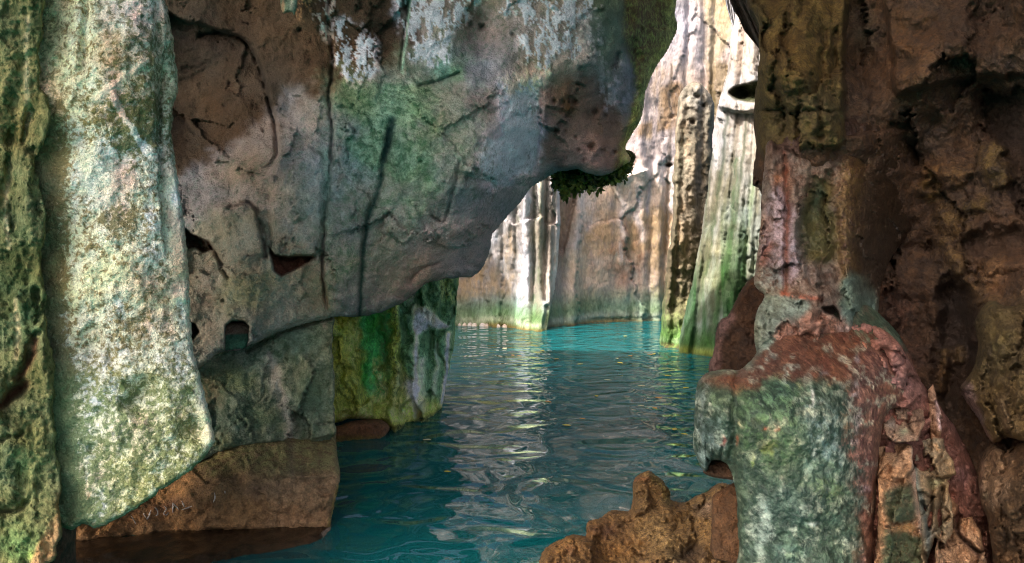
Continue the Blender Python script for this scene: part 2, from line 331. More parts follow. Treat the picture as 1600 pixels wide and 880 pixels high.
r.pa((206,190,204),r.area([(770,130),(845,120),(852,180),(840,250),(800,285),(755,285),(745,240),(780,190)],18,12)); r.pm(.18,r.blob(800,210,60,90))  # pale lavender paints this face as lit
r.pa((126,110,106),r.blob(745,55,48,60,0,12)); r.pa((76,58,44),r.blob(742,28,30,22,0,10)*.7); r.pa((112,92,80),r.blob(755,160,40,40,0,14)*.7)
bx = r.area([(846,150),(880,124),(925,118),(955,150),(985,230),(975,262),(930,262),(868,262),(848,240)],13,9); r.pa((100,76,58),bx*.8); r.pa((146,116,108),bx*r.blob(930,245,70,45,0,14)); r.pa((96,66,34),r.blob(890,165,26,26,0,8)*bx); r.pm(.1,bx)
r.pa((92,110,90),r.area([(925,-60),(1000,-60),(990,40),(970,110),(950,130),(925,60)],14,12)); r.pa((128,122,120),r.blob(960,110,18,50,0,10)*.7)
em = r.area([(985,-60),(1070,-70),(1060,40),(1045,78),(1012,130),(1003,180),(985,215),(974,240),(985,262),(960,262),(985,180),(992,120),(975,60)],7,6)
r.pa((96,76,44),em); r.pb((140,150,60),em); r.pm(.42,em); r.Y += .05*em*r.n(5,4,seed=21)+.03*em*np.abs(r.n(9,4,seed=22)); k=r.line([(1050,0),(1046,60),(1015,115),(998,170),(984,215),(978,250)],9,4); r.pa((110,116,40),k*.8); r.pb((176,180,84),k); r.pm(.45,k*.8)  # mossy edge strip, yellow-green brightened to paint in the rim light
k=r.blob(979,246,12,14,0,3); r.pa((178,170,120),k)
# left lower grey-green
r.pa((126,120,100),r.area([(290,360),(430,340),(500,420),(515,495),(420,525),(300,590),(250,600)],14,12)); r.pa((104,108,66),r.blob(390,460,70,50,0,20)*.7); r.pa((120,108,92),r.blob(320,450,30,80,0,12)*.8); r.pm(.45,r.blob(400,450,100,70,0,20)); r.pa((140,120,96),r.blob(325,530,30,40,0,10)*.7)
# white dendritic crust
def crust(P,soft,m,c=(236,226,240)):
    a=r.area(P,soft,10,18); m+=.10; k=(sm(.02,.2,r.n(20,5,1.15,.5,seed=int(P[0][0]),gain=.72)+m)*a)
    r.pa(c,k); r.pm(0.,k); r.Y -= .012*k
crust([(520,45),(545,32),(580,60),(584,110),(560,130),(530,110)],12,.05); crust([(628,-60),(770,-60),(735,25),(705,55),(700,100),(670,95),(632,75)],10,.10)
crust([(800,-60),(935,-60),(925,20),(900,40),(895,95),(870,80),(850,110),(815,85),(808,30)],12,.02); crust([(770,-60),(800,-60),(795,25),(775,10)],6,-.05)
crust([(905,0),(940,50),(935,110),(905,70)],10,-.12,(170,164,160)); crust([(940,110),(975,110),(985,170),(950,175)],12,-.05,(160,150,152)); crust([(490,-40),(515,-40),(517,70),(505,60),(495,30)],8,.02,(190,176,168)); crust([(450,-60),(500,-60),(485,18),(470,12)],8,-.02,(160,120,70))
crust([(770,120),(850,110),(850,135),(800,150)],8,-.1,(186,180,170))
# cracks, ledges, sockets
crack([(516,-80),(512,20),(514,60),(520,95),(514,150),(519,200),(516,260),(509,320),(506,380),(505,430),(509,470),(514,497)],2.6,.09,j=3); r.Y -= .035*r.side([(520,-60),(519,200),(509,320),(506,420),(512,497)][::-1],40,3,taper=.05)
r.Y -= .04*r.side([(640,0),(632,60),(625,112)][::-1],40,2); crack([(640,-60),(636,20),(629,80),(626,114)],2.2,.06); k=r.line([(643,-60),(639,20),(632,80),(628,114)],2,2); r.pa((120,170,150),k)
k=r.line([(616,178),(606,225),(597,258)],6,3,taper=.12)+r.line([(608,205),(598,255),(592,300),(576,338),(569,380),(565,430),(562,494)],4.6,2.5); r.pa((26,56,48),k); r.pb((20,46,40),k); r.Y += .035*k
k=r.line([(507,240),(512,300),(506,360)],7,3); r.pa((118,140,118),k*.7)
r.Y -= .10*r.side([(330,325),(370,318),(395,321),(405,346),(411,378),(419,402)],45,2); crack([(352,324),(380,318),(396,322),(404,345),(411,378),(419,408)],2.6,.08)
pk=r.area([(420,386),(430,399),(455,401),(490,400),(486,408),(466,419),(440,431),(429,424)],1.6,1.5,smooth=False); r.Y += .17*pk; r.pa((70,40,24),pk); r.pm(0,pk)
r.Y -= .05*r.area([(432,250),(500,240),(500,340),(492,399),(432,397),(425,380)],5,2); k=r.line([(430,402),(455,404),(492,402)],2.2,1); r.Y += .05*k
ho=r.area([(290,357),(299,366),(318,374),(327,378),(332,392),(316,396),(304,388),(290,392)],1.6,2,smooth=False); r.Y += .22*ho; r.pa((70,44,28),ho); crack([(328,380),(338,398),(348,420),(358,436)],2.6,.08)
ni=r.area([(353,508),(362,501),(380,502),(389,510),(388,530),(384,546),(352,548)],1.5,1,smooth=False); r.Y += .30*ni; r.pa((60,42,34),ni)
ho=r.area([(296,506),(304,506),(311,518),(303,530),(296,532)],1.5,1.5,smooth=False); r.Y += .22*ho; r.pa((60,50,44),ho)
r.Y += .05*r.line([(720,272),(770,282),(820,286),(855,276)],5,3); r.Y -= .06*r.side([(720,275),(770,284),(820,289),(855,280)][::-1],40,3)
r.Y += .10*bx*sm(270,140,r.y)*.8; r.Y += .07*r.side([(850,125),(848,180),(846,230),(842,262)],30,2)
r.Y += .22*r.blob(748,55,52,66,0,6)*.8; crack([(650,135),(690,125),(720,112)],3,.06); crack([(720,250),(700,330),(690,350)],2.2,.04); crack([(640,440),(660,420),(690,410)],2,.04); crack([(672,335),(690,348)],2.2,.05)
crack([(960,115),(966,95),(968,82),(955,112)],2.2,.05); r.Y += .1*r.line([(988,60),(990,120),(985,180)],8,5)
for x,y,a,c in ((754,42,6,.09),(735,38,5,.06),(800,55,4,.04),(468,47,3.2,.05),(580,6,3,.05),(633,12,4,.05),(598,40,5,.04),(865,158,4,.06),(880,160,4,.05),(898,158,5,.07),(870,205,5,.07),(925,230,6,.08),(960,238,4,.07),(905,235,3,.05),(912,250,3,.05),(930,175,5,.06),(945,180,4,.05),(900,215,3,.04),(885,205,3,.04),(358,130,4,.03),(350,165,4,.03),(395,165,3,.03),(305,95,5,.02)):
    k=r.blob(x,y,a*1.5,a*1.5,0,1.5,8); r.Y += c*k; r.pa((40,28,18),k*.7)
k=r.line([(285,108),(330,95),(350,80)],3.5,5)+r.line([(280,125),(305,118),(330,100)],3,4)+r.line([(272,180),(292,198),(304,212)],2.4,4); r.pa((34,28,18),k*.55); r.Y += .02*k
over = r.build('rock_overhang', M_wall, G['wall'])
tag(over,'huge grey-green limestone overhang with white crust streaks, arching down over the turquoise water','rock overhang')
# stalactite stub under the roof at the top edge
WB = {}
r = Rock([(440,-60),(466,-60),(465,0),(463,16),(460,25),(457,20),(450,20),(447,21),(441,20),(438,0)],[(440,-40,4.55),(465,-40,4.55),(440,20,4.5),(462,20,4.5)],1.6,(8,.05),smooth=3,ragged=.6,seed=5,thick=.14)
r.base((98,122,104),(60,78,66),.45); r.pa((150,122,98),r.line([(441,-60),(441,18)],3)); r.pa((150,150,136),r.line([(455,-20),(456,12)],4)*.7)
st = r.build('stalactite', M_wall, G['wall'], parent=over)
st.location.z += 0.0
# green stone in the socket
r = Rock([(352,509),(370,505),(389,509),(389,524),(386,538),(374,547),(350,548)],[(352,512,4.5),(388,512,4.5),(352,546,4.42),(386,540,4.42)],1.6,(6,.04),smooth=2,ragged=.8,seed=6,thick=.16)
k=sm(520,524,r.y+.05*(r.x-370)); r.base((138,112,100),(120,100,90),.3); r.pa((70,124,106),k); r.pb((54,100,86),k)
o = r.build('socket_stone', M_wall, G['wall']); tag(o,'small teal and pink stone stuck in a square hole under the overhang','stone')

# ---------------------------------------------------------------- blocks under the overhang
r = Rock([(180,560),(300,555),(345,535),(400,515),(450,498),(517,482),(519,540),(523,600),(522,650),(523,683),(490,690),(440,693),(400,697),(360,704),(335,712),(250,742),(150,765)],
         [(200,600,4.33),(300,600,4.36),(320,690,4.22),(420,600,4.40),(420,680,4.22),(515,520,4.5),(515,600,4.44),(515,670,4.3),(460,600,4.42)],2.3,(5,.04),smooth=3,ragged=1.8,rag_len=14,seed=7,thick=1.0)
r.Y += r.facet(60,.05,1,1.2,12,.02,2)+.05*r.n(2.5,4,seed=1)+.02*r.n(9,4,seed=2,gain=.6)
for P_ in ([(517,497),(490,503),(450,515),(420,527),(385,548)],[(523,682),(490,689),(440,692),(400,696),(360,703),(335,711)]): k=r.line(P_,3,2); r.Y += .07*k; r.pa((30,24,18),k*.4)  # seams grooved and tinted dark to imitate the shaded gap
r.base((108,112,92),(62,76,56),.5); r.pa((92,74,50),r.blob(325,620,40,60,0,12)*.8); r.pa((104,112,62),r.blob(360,590,50,40,0,14)*.7); r.pa((62,84,64),r.blob(490,620,45,60,0,14)*.8); r.pa((84,108,94),r.blob(470,540,60,40,0,14)*.6)
k=r.line([(420,560),(435,600),(445,640),(455,690)],10,6); r.pa((142,132,122),k*.8); r.pm(.2,k*.7); r.pa((100,98,54),r.blob(350,690,50,20,0,8)*.7); r.pa((150,130,118),r.blob(508,508,10,12,0,4)*.8); r.pa((70,88,50),r.blob(400,650,70,40,0,16)*.6)
r.Y += .02*r.line([(455,560),(462,620),(460,690)],6,3)
o = r.build('rock_block', M_wall, G['blk']); tag(o,'mossy grey-green rock block directly beneath the long slanting crack of the overhang','rock')
r = Rock([(30,800),(150,745),(250,722),(330,700),(400,684),(470,680),(522,670),(525,692),(529,722),(532,744),(528,768),(521,798),(516,824),(514,860),(508,900),(500,985),(30,1000)],
         [(60,852,wY(852)+.1),(100,790,3.75),(200,842,wY(842)+.02),(300,832,wY(832)),(300,760,3.92),(420,830,wY(830)),(420,745,3.96),(510,826,wY(826)),(525,745,4.02),(420,672,4.42),(520,672,4.48),(300,705,4.35),(420,715,4.1),(515,715,4.17),(330,735,4.0),(300,960,3.45),(500,960,3.6),(100,980,3.3)],
         2.3,(9,.06),smooth=3,ragged=1.5,rag_len=16,seed=8,thick=1.2)
r.Y += r.facet(55,.02,1,.8,12)+.03*r.n(2.5,4,seed=1)+.012*r.n(11,4,seed=2)
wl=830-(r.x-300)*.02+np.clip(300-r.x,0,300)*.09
r.Y += .12*sm(-6,16,r.y-wl+9*r.n(3,4,gain=.6))                                        # undercut at the water
r.Y -= .05*r.side([(530,742),(480,748),(430,740)],30,3,taper=.05); r.Y += .02*r.line([(440,750),(436,790),(433,826)],4,3)
r.base((122,96,66),(84,66,46),.45); r.pa((104,100,62),r.area([(300,690),(530,670),(532,735),(450,742),(380,735),(330,745)],16,10)); r.pa((124,84,42),r.blob(240,800,80,26,-10,12)*.7); r.pa((84,66,62),r.blob(265,790,60,16,-10,8)*.7)
r.pa((74,56,52),r.blob(400,765,50,20,0,8)*.6); k=r.line([(452,690),(455,720),(456,745)],7,3); r.pa((88,74,60),k*.7); r.pa((122,94,66),r.area([(435,750),(530,742),(518,822),(440,826)],8,6)*.8)
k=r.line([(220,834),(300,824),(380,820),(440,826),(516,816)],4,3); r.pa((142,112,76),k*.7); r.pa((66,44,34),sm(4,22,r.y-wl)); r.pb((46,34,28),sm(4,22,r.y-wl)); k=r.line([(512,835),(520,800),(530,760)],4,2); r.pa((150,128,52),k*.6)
for P in ([(205,806),(212,818)],[(224,802),(230,812),(236,797)],[(242,793),(246,797),(247,804),(245,806)],[(257,791),(260,795),(256,802),(260,805),(263,803)],[(270,801),(270,786),(279,796)],[(284,783),(288,792)],[(284,797),(298,791)]):
    pass
base = r.build('base_block', M_wall, G['blk']*1.0); tag(base,'brown rock block at the waterline with scratched letters, undercut above the water','rock')
# scratched letters: thin pale scores lying in the surface
MS = bpy.data.materials.new('scratched_stone'); MS.use_nodes = True; MS.node_tree.nodes['Principled BSDF'].inputs['Base Color'].default_value = (.72,.64,.54,1); MS.node_tree.nodes['Principled BSDF'].inputs['Roughness'].default_value = .9
def depth_of(rk, x, y): 
    j=int(round((y-rk.y[0,0])/rk.step)); i=int(round((x-rk.x[0,0])/rk.step)); return rk.Y[j,i]
def score(strokes, w, name='scratched_letter'):
    V=[]; Fc=[]
    for P in strokes:
        C=curve(P,6) if len(P)>2 else np.array([np.array(P[0])*(1-t)+np.array(P[1])*t for t in np.linspace(0,1,7)])
        d=np.gradient(C,axis=0); d/=np.linalg.norm(d,axis=1)[:,None]+1e-9; nn=np.c_[-d[:,1],d[:,0]]; n=len(C)
        for k in range(n):
            ww=w*(.45+.55*math.sin(math.pi*min(max(k/(n-1),.12),.88)))*random.uniform(.7,1.2)
            for sg,lift in ((-1,-.002),(0,-.007),(1,-.002)): q=C[k]+nn[k]*ww*sg; V.append(at(q[0],q[1],depth_of(r,q[0],q[1])+lift))
        b0=len(V)-3*n
        for k in range(n-1):
            for c in range(2): Fc.append((b0+3*k+c,b0+3*k+c+1,b0+3*k+c+4,b0+3*k+c+3))
    V=np.array(V); me=bpy.data.meshes.new(name); bl=np.array(base.location); me.from_pydata((V-bl).tolist(),[],Fc); me.update(); put(name,me,MS,base)
for stx in ([[(205,806),(212,818)]],[[(224,802),(230,812)],[(230,812),(236,797)]],[[(242,793),(246,798),(246,804),(243,806)]],[[(257,791),(260,795),(256,802),(260,805),(263,801)]],[[(270,801),(270,786)],[(270,786),(279,796)]],[[(284,783),(288,792)],[(284,797),(300,791)]],[[(335,770),(336,778),(333,785)]],[[(351,767),(352,771)]]):
    score(stx,1.25)

# ---------------------------------------------------------------- green fluted pillar beyond
r = Rock([(420,420),(640,385),(716,395),(713,470),(711,520),(705,560),(698,600),(692,632),(688,660),(670,705),(610,720),(607,690),(604,668),(582,659),(545,655),(520,662),(420,660)],
         [(430,500,6.0),(505,480,6.1),(505,640,6.05),(560,450,6.35),(590,640,6.15),(620,470,6.2),(620,672,6.22),(650,560,6.35),(660,440,6.5),(690,640,6.95),(710,500,7.1),(640,700,6.3)],2,(14,.16),smooth=3,ragged=2,rag_len=14,seed=9,thick=1.3)
r.chip=.06; r.Y += r.facet(30,.10,1,2.2,9,.04,2)+r.facet(13,.03,2,1.6,5); r.Y += .06*r.n(3,4,1.4,.45,seed=1)+.03*r.n(10,4,1.3,.6,seed=2,gain=.6)
for x0,x1,x2,w,a in ((577,578,590,22,.16),(528,530,535,8,.06),(600,602,600,12,.10),(628,630,634,5,.14),(618,618,612,6,-.07),(556,555,556,6,-.05),(650,655,650,6,.06),(668,672,668,7,.09),(690,690,684,6,.07),(680,682,676,5,-.05),(703,700,690,4,-.05)):
    r.Y += a*r.line([(x0,430),(x1,540),(x2,690)],w,9)*(.7+.6*r.n(2,3))
r.Y -= .12*r.area([(645,500),(652,480),(668,478),(690,500),(704,512),(690,512),(668,516),(652,522)],6,3)*r.blob(672,500,40,40,0,2)  # pale overhanging tooth
r.Y -= .10*r.blob(652,630,26,40,10,4); r.Y -= .05*r.blob(548,600,22,50,0,5)
r.base((112,122,58),(54,70,34),.45)
r.pa((124,132,44),r.blob(545,540,32,110,0,12)); r.pb((90,104,36),r.blob(545,540,32,110,0,12)); r.pa((150,150,54),r.line([(556,490),(550,560),(545,620)],7,5)*.8)
k=r.area([(560,480),(603,470),(606,540),(600,600),(575,640),(565,560)],9,14); r.desat=.1; r.tint=np.array([1.,1.,.95]); r.pa((52,144,76),k); r.pb((36,104,54),k)
k=r.line([(598,480),(600,540),(606,590)],9,5); r.pa((62,84,54),k*.9); r.pa((140,148,60),r.line([(618,470),(617,540),(616,600)],6,4)*.8); r.pa((36,92,66),r.line([(626,470),(629,540),(634,590)],3.5,2))  # ridge painted lit yellow-green, grooves beside it painted dark
k=r.area([(630,460),(712,420),(712,520),(690,640),(640,660),(634,600)],6,5); r.pa((74,104,72),k); r.pb((40,66,44),k); r.pm(.5,k)
for P,w,c in (([(648,480),(650,560),(652,610)],4,(150,150,120)),([(660,560),(661,600),(660,640)],6,(120,130,108)),([(684,540),(682,580),(678,620)],4,(120,130,112)),([(640,600),(650,630),(655,660)],8,(200,190,150)),([(703,520),(697,590),(690,635)],3,(196,176,130)),([(640,470),(645,455),(650,446)],6,(150,170,150))): k=r.line(P,w,3); r.pa(c,k*.85); r.pm(.15,k*.8)
k=r.area([(645,505),(652,482),(668,480),(690,500),(703,510),(668,516),(650,522)],4,3); r.pa((160,174,146),k*.8); r.pm(.3,k)
k=sm(.0,.45,r.n(6,4,1.2,.5,seed=12)); r.pa((50,62,26),k*.3); k=sm(.1,.5,r.n(4,4,1.2,.6,seed=14)); r.pa((160,160,84),k*.4); bt=sm(612,655,r.y+8*r.n(4,2)); r.pa((172,164,62),bt*.75); r.pb((110,124,34),bt); r.pa((120,108,92),r.blob(560,652,50,10,0,3)*.7); r.pa((64,150,84),r.blob(632,640,10,18,0,3)*.8); r.pa((110,88,62),r.blob(655,645,9,14,0,3)*.8)
wl=np.interp(r.x,[500,600,612,650,692],[664,664,673,664,645]); k=sm(14,3,wl-r.y+4*r.n(5,3)); r.pa((34,40,20),k*.85); r.pb((30,36,20),k)
pil = r.build('rock_pillar', M_moss, G['pil']); tag(pil,'bright green and yellow fluted rock pillar standing in the water under the overhang','rock pillar')
r = Rock([(490,676),(524,667),(550,659),(590,655),(604,661),(609,671),(604,682),(596,720),(560,750),(490,750)],[(510,690,5.85),(560,689,5.88),(600,684,5.95),(560,660,6.0),(520,670,5.95)],1.8,(10,.14),smooth=4,ragged=1,seed=10,thick=.5)
r.Y += .02*r.n(6,4); r.chip=.05; r.base((104,76,56),(64,48,38),.4); r.pa((96,88,34),sm(676,684,r.y+2*r.n(6,2))*r.blob(550,690,90,30)); r.pa((140,100,80),r.blob(560,666,40,6,0,2)*.6)
o = r.build('waterline_boulder', M_brown, 1.7); tag(o,'low flat reddish brown boulder at the foot of the green pillar','boulder')

# ---------------------------------------------------------------- far chamber
def flutes(r,lst,y0=-100,y1=560,j=2):
    lst=[(q[0],q[1],q[2],q[3]*(.28 if r is not None and r.seed==11 else .32)) for q in lst]
    for x0,x1,w,a in lst: r.Y += a*r.line([(x0,y0),((x0+x1)/2,(y0+y1)/2),(x1,y1)],w,j,40)
def water_foot(r,wl,g=(96,140,78)):
    d=wl-r.y+6*r.n(.8,3); r.pa(g,sm(62,20,d)*.75); r.pb(tuple(int(v*.7) for v in g),sm(60,15,d)); r.pa((200,202,180),np.exp(-((d-9)/4.5)**2)*.5); r.pa((120,96,40),sm(6,-2,d)*.9); r.pb((80,66,30),sm(8,0,d))
r = Rock([(820,-140),(1260,-140),(1240,300),(1120,430),(1060,540),(950,540),(850,560),(830,400)],
         [(830,0,15.6),(850,515,15.4),(880,511,15.6),(930,500,16.3),(1040,498,16.8),(880,250,16.2),(960,250,16.5),(1050,250,16.8),(1000,0,16.7),(900,0,16.3),(1110,0,16.8),(1240,100,16.8),(1060,500,16.9)],1.9,(10,.3),ragged=2,seed=11,thick=1.5)
r.Y += r.facet(80,.10,1,2.6,10,.02,2)+.12*r.n(.5,4,1.2,.3,seed=1)+.03*r.n(1.6,4,1.3,.5,seed=2)+.015*r.n(6,4,1.3,.6,seed=3)
flutes(r,[(872,880,6,.35),(905,895,8,-.3),(962,962,5,.1),(990,985,5,.18),(1018,1015,5,.25),(1030,1030,6,-.2),(1045,1036,5,.45),(1006,1004,4,-.12),(1095,1090,6,.4)],250,520)
flutes(r,[(1078,1070,5,.3),(1100,1100,5,.35),(1020,1000,6,-.2),(1120,1110,5,.3)],-100,260)
r.Y += .3*r.side([(905,300),(893,340),(880,400)],25,2); r.Y -= .25*r.side([(950,286),(985,272),(1015,262)],20,2)+.0
r.base((198,187,190),(170,158,158),.3)
r.pa((236,228,228),r.area([(905,270),(1040,255),(1045,310),(1000,340),(960,325),(930,345),(900,360)],14,12)); r.pa((206,184,166),r.area([(900,345),(940,300),(1040,290),(1040,480),(900,490),(880,420)],20,14)); r.pa((188,154,112),r.area([(925,350),(960,335),(1000,345),(1040,330),(1045,420),(1000,400),(960,400),(920,400)],14,12)*.9)
r.pa((158,108,72),r.blob(970,428,36,32,0,10)*.8); r.pb((150,104,62),r.blob(980,400,70,80,0,14)); r.pm(.5,r.blob(980,400,70,70,0,14)); r.pa((200,176,160),r.blob(930,420,22,50,0,10)*.8); r.pa((170,144,108),r.area([(1015,340),(1045,330),(1040,470),(1020,470)],6,5)*.8)
k=np.maximum.reduce([r.line([(968,290),(970,350),(972,400)],6,5),r.line([(1000,290),(998,340),(1002,372)],5,5),r.line([(912,300),(904,340),(900,380)],7,4)]); r.pa((226,218,224),k*.6)
r.pa((176,160,150),r.area([(868,300),(903,296),(902,340),(885,420),(880,480),(862,480)],5,4)); r.pa((160,144,134),r.blob(888,330,12,40,0,4)*.6)  # right-facing panel, its shade put into the pinkish grey
r.pa((206,196,204),r.area([(940,470),(1020,465),(1030,482),(925,488)],8,6)*.8)
# upper: brown bands, grey sheet, recess shadow painted dark by the column
k=r.area([(1035,140),(1068,130),(1075,190),(1050,200),(1000,215),(1000,195),(1030,175)],6,5); r.pa((150,120,82),k*.9); r.pa((168,148,120),r.line([(1030,110),(1028,180),(1015,210)],8,5)*.8); r.pa((170,156,120),r.area([(1100,-80),(1150,-80),(1140,60),(1105,110),(1100,60)],6,4)*.9); r.pa((196,184,186),r.area([(1062,-80),(1098,-80),(1098,120),(1062,120)],8,5)*.8); r.pa((104,92,60),r.area([(1105,108),(1140,104),(1120,180),(1110,180)],5,3))
for P,c in (([(1040,0),(1030,120),(1020,260)],(190,180,186)),([(1050,100),(1045,250),(1040,400)],(120,104,80)),([(1022,180),(1018,260),(1012,330)],(180,170,176)),([(1100,-50),(1103,80),(1104,130)],(120,108,92)),([(930,300),(925,330),(918,360)],(190,180,180)),([(1078,-60),(1072,60),(1068,120)],(170,160,164))): r.pa(c,r.line(P,2.6,2)*.8)
k=r.blob(1044,258,10,5,0,2); r.Y += .3*k; r.pa((90,80,70),k*.7)
st=r.n(2.2,4,1.5,.08,seed=9); r.pa((160,146,130),sm(.15,.5,st)*.4)
wl=np.interp(r.x,[840,860,880,910,930,1040],[516,514,511,504,502.5,500.5]); water_foot(r,wl)
r.Y += .05*np.exp(-((wl-r.y-3)/3)**2)*sm(905,935,r.x)
r.mott=.18; r.tint=np.array([1.04,1.,.95]); back = r.build('back_wall', M_far, G['far']*.8); tag(back,'tall white and tan limestone wall at the back of the sunlit chamber','cliff')
r = Rock([(470,150),(800,140),(872,160),(874,300),(876,340),(870,420),(862,480),(856,512),(852,540),(830,545),(700,540),(470,540)],
         [(480,515,14.0),(480,200,14.2),(650,509,wY(509)),(720,509,wY(509)),(800,512,wY(512)),(838,517,wY(517)),(720,300,15.6),(820,300,15.0),(862,300,15.2),(862,480,15.1),(780,400,15.5)],1.9,(7,.25),ragged=1.6,seed=12,thick=1.4)
r.desat=0; r.Y += r.facet(46,.07,1,3.2,8,.015,2)+.10*r.n(.8,4,1.5,.2,seed=1)+.05*r.n(2.2,4,1.6,.15,seed=2)+.03*r.n(6,4,1.3,.4,seed=3)
flutes(r,[(808,803,3,.18),(822,818,7,-.22),(836,832,3.5,.34),(845,842,5,-.25),(854,851,3.5,.36),(862,858,4,-.22),(868,862,3,.25),(790,783,4,.12),(775,768,5,-.1),(757,752,4,.1),(740,738,5,.1)],150,540,1.5)
r.Y -= .3*r.blob(848,490,7,26,0,2)
r.base((206,196,192),(160,148,138),.4); r.pa((216,210,212),r.line([(822,280),(820,380),(818,480)],10,3)); r.pa((200,158,104),r.area([(715,440),(780,380),(800,350),(800,460),(780,470),(740,480),(712,490)],12,10)*.85); r.pa((206,190,184),r.blob(775,400,22,40,0,8)*.6)
for P,w,c,a in (([(836,150),(835,400),(832,520)],3.4,(36,62,30),.95),([(854,150),(853,330),(848,440),(846,520)],3.6,(44,58,26),.95),([(845,150),(845,300),(841,440)],4.5,(140,140,100),.7),([(864,280),(860,330),(858,420)],3.5,(120,104,84),.6),([(868,285),(866,330)],2.4,(60,76,30),.9),([(808,330),(805,420),(804,510)],2.6,(110,100,84),.8),([(811,340),(811,356)],3,(90,96,60),.8),([(842,420),(836,520)],5,(60,96,60),.6),([(848,470),(850,505)],5,(186,186,196),.8),([(741,470),(740,500)],3,(110,110,100),.5),([(770,450),(768,505)],3,(120,116,112),.5)): r.pa(c,r.line(P,w,2)*a)
r.pa((176,180,196),r.area([(715,470),(835,470),(835,496),(715,494)],10,8)*.55); k=r.blob(852,474,6,5,0,1.5); r.pa((225,225,230),k); r.Y -= .25*k; k=r.blob(827,413,7,6,0,2); r.pa((226,222,224),k*.8)
st=r.n(2.6,4,1.6,.08,seed=9); r.pa((120,112,96),sm(.1,.5,st)*.45)
wl=np.interp(r.x,[640,720,800,835,850],[509,509,512,517,519]); water_foot(r,wl)
left = r.build('fluted_wall', M_far, G['far']); tag(left,'tan fluted limestone wall with dark green drip grooves, left of the white back wall','cliff')
# pale crust stones along its foot
crusts = []
for k in range(13):
    x=716+k*9.2+random.uniform(-2,2); w=random.uniform(3.5,6); wl_=float(np.interp(x,[720,800,835],[508.5,511.5,516])); 
    rr=Rock([(x-w,wl_+4),(x-w*.9,wl_-2.5),(x-w*.2,wl_-random.uniform(4,7)),(x+w*.7,wl_-4),(x+w,wl_+4)],[(x-w,wl_,wY(wl_)-.05),(x+w,wl_,wY(wl_)-.05),(x,wl_-4,wY(wl_))],.7,(2.5,.14),smooth=4,ragged=.5,rag_len=4,seed=40+k,thick=.35)
    rr.base((226,206,186),(160,120,90),.4); o=rr.build('crust_stone', M_far, G['far']); tag(o,'small pale crusted stone at the waterline along the foot of the fluted wall','stone','pale stones along the foot of the fluted wall')
r = Rock([(1058,175),(1064,142),(1085,128),(1104,138),(1116,172),(1113,220),(1116,280),(1111,350),(1102,430),(1098,480),(1094,545),(1085,575),(1035,575),(1029,538),(1033,500),(1040,430),(1049,350),(1054,250)],
         [(1040,540,wY(541)),(1060,545,wY(545)),(1085,545,wY(545)+.1),(1085,140,13),(1062,200,12.7),(1110,200,13.0),(1080,350,12.2),(1108,350,12.7)],1.7,(12,.3),ragged=2.6,rag_len=14,seed=13,thick=1.1)
r.chip=.10; r.Y += .10*r.n(.9,4,1.4,.5,seed=1)+.06*r.n(4,4,1.2,.7,seed=2)
flutes(r,[(1074,1050,4,.2),(1090,1075,4,-.14),(1064,1041,4,-.15),(1100,1090,4,.2)],130,560,3)
r.base((140,126,104),(84,78,62),.5); r.pa((176,166,150),r.blob(1088,150,26,26,0,8)*.8); r.pa((170,130,84),r.blob(1072,215,12,40,0,6)*.6); r.pa((84,82,74),r.line([(1098,160),(1096,260),(1090,380)],9,6)*.6); r.pa((148,118,80),r.blob(1060,330,12,60,0,6)*.6); r.pa((92,90,72),r.blob(1070,420,20,60,0,8)*.6)
for x,y in ((1088,150),(1100,165),(1082,190)): k=r.blob(x,y,7,5,20,3); r.Y += .15*k; r.pa((60,52,46),k*.5)
r.pa((44,60,32),r.line([(1112,180),(1108,300),(1098,430),(1092,520)],4,3)*.8); r.pa((52,64,38),r.line([(1068,200),(1058,330),(1048,480)],3,3)*.7); r.pa((48,52,34),r.line([(1056,250),(1050,360),(1040,460),(1034,520)],3,3)*.7)
wl=np.interp(r.x,[1030,1060,1095],[541,545,546]); water_foot(r,wl,(70,120,36)); k=sm(120,30,wl-r.y)*.6; r.pa((84,130,56),k)
o = r.build('rock_column', M_far, G['far']); tag(o,'rough grey-brown rock column with a knobbly rounded top, in the far chamber','rock column')
r = Rock([(1128,-140),(1330,-140),(1330,620),(1200,600),(1120,585),(1062,580),(1060,552),(1064,520),(1072,480),(1086,420),(1101,330),(1111,250),(1121,170),(1136,112),(1142,60),(1148,0)],
         [(1064,552,wY(552)),(1112,558,wY(558)),(1075,480,11.2),(1110,300,11.0),(1150,0,11.0),(1190,0,10.4),(1190,300,10.0),(1160,480,10.4),(1300,0,9.0),(1300,500,9.0)],1.9,(8,.3),ragged=1.5,seed=14,thick=1.2)
r.desat=0; r.Y += r.facet(40,.06,1,4.,6,.02,2)+.10*r.n(1.1,4,1.6,.15,seed=1)+.04*r.n(3,4,1.6,.12,seed=2)+.02*r.n(7,4,1.3,.4,seed=3)
flutes(r,[(1156,1082,3.5,.16),(1166,1100,4,-.14),(1176,1118,3,.18),(1188,1140,4,-.16),(1196,1156,3,.18),(1150,1074,4,-.15),(1206,1170,4,.16)],-80,560,2)
dk=r.area([(1140,140),(1158,134),(1186,128),(1186,158),(1170,160),(1150,156),(1140,150)],2,2); r.Y += .5*dk*r.blob(1168,146,40,20,0,2); r.Y -= .25*r.area([(1130,150),(1160,158),(1190,158),(1190,175),(1128,170)],4,3)
r.base((232,222,212),(176,160,140),.3); r.pa((70,74,36),dk)
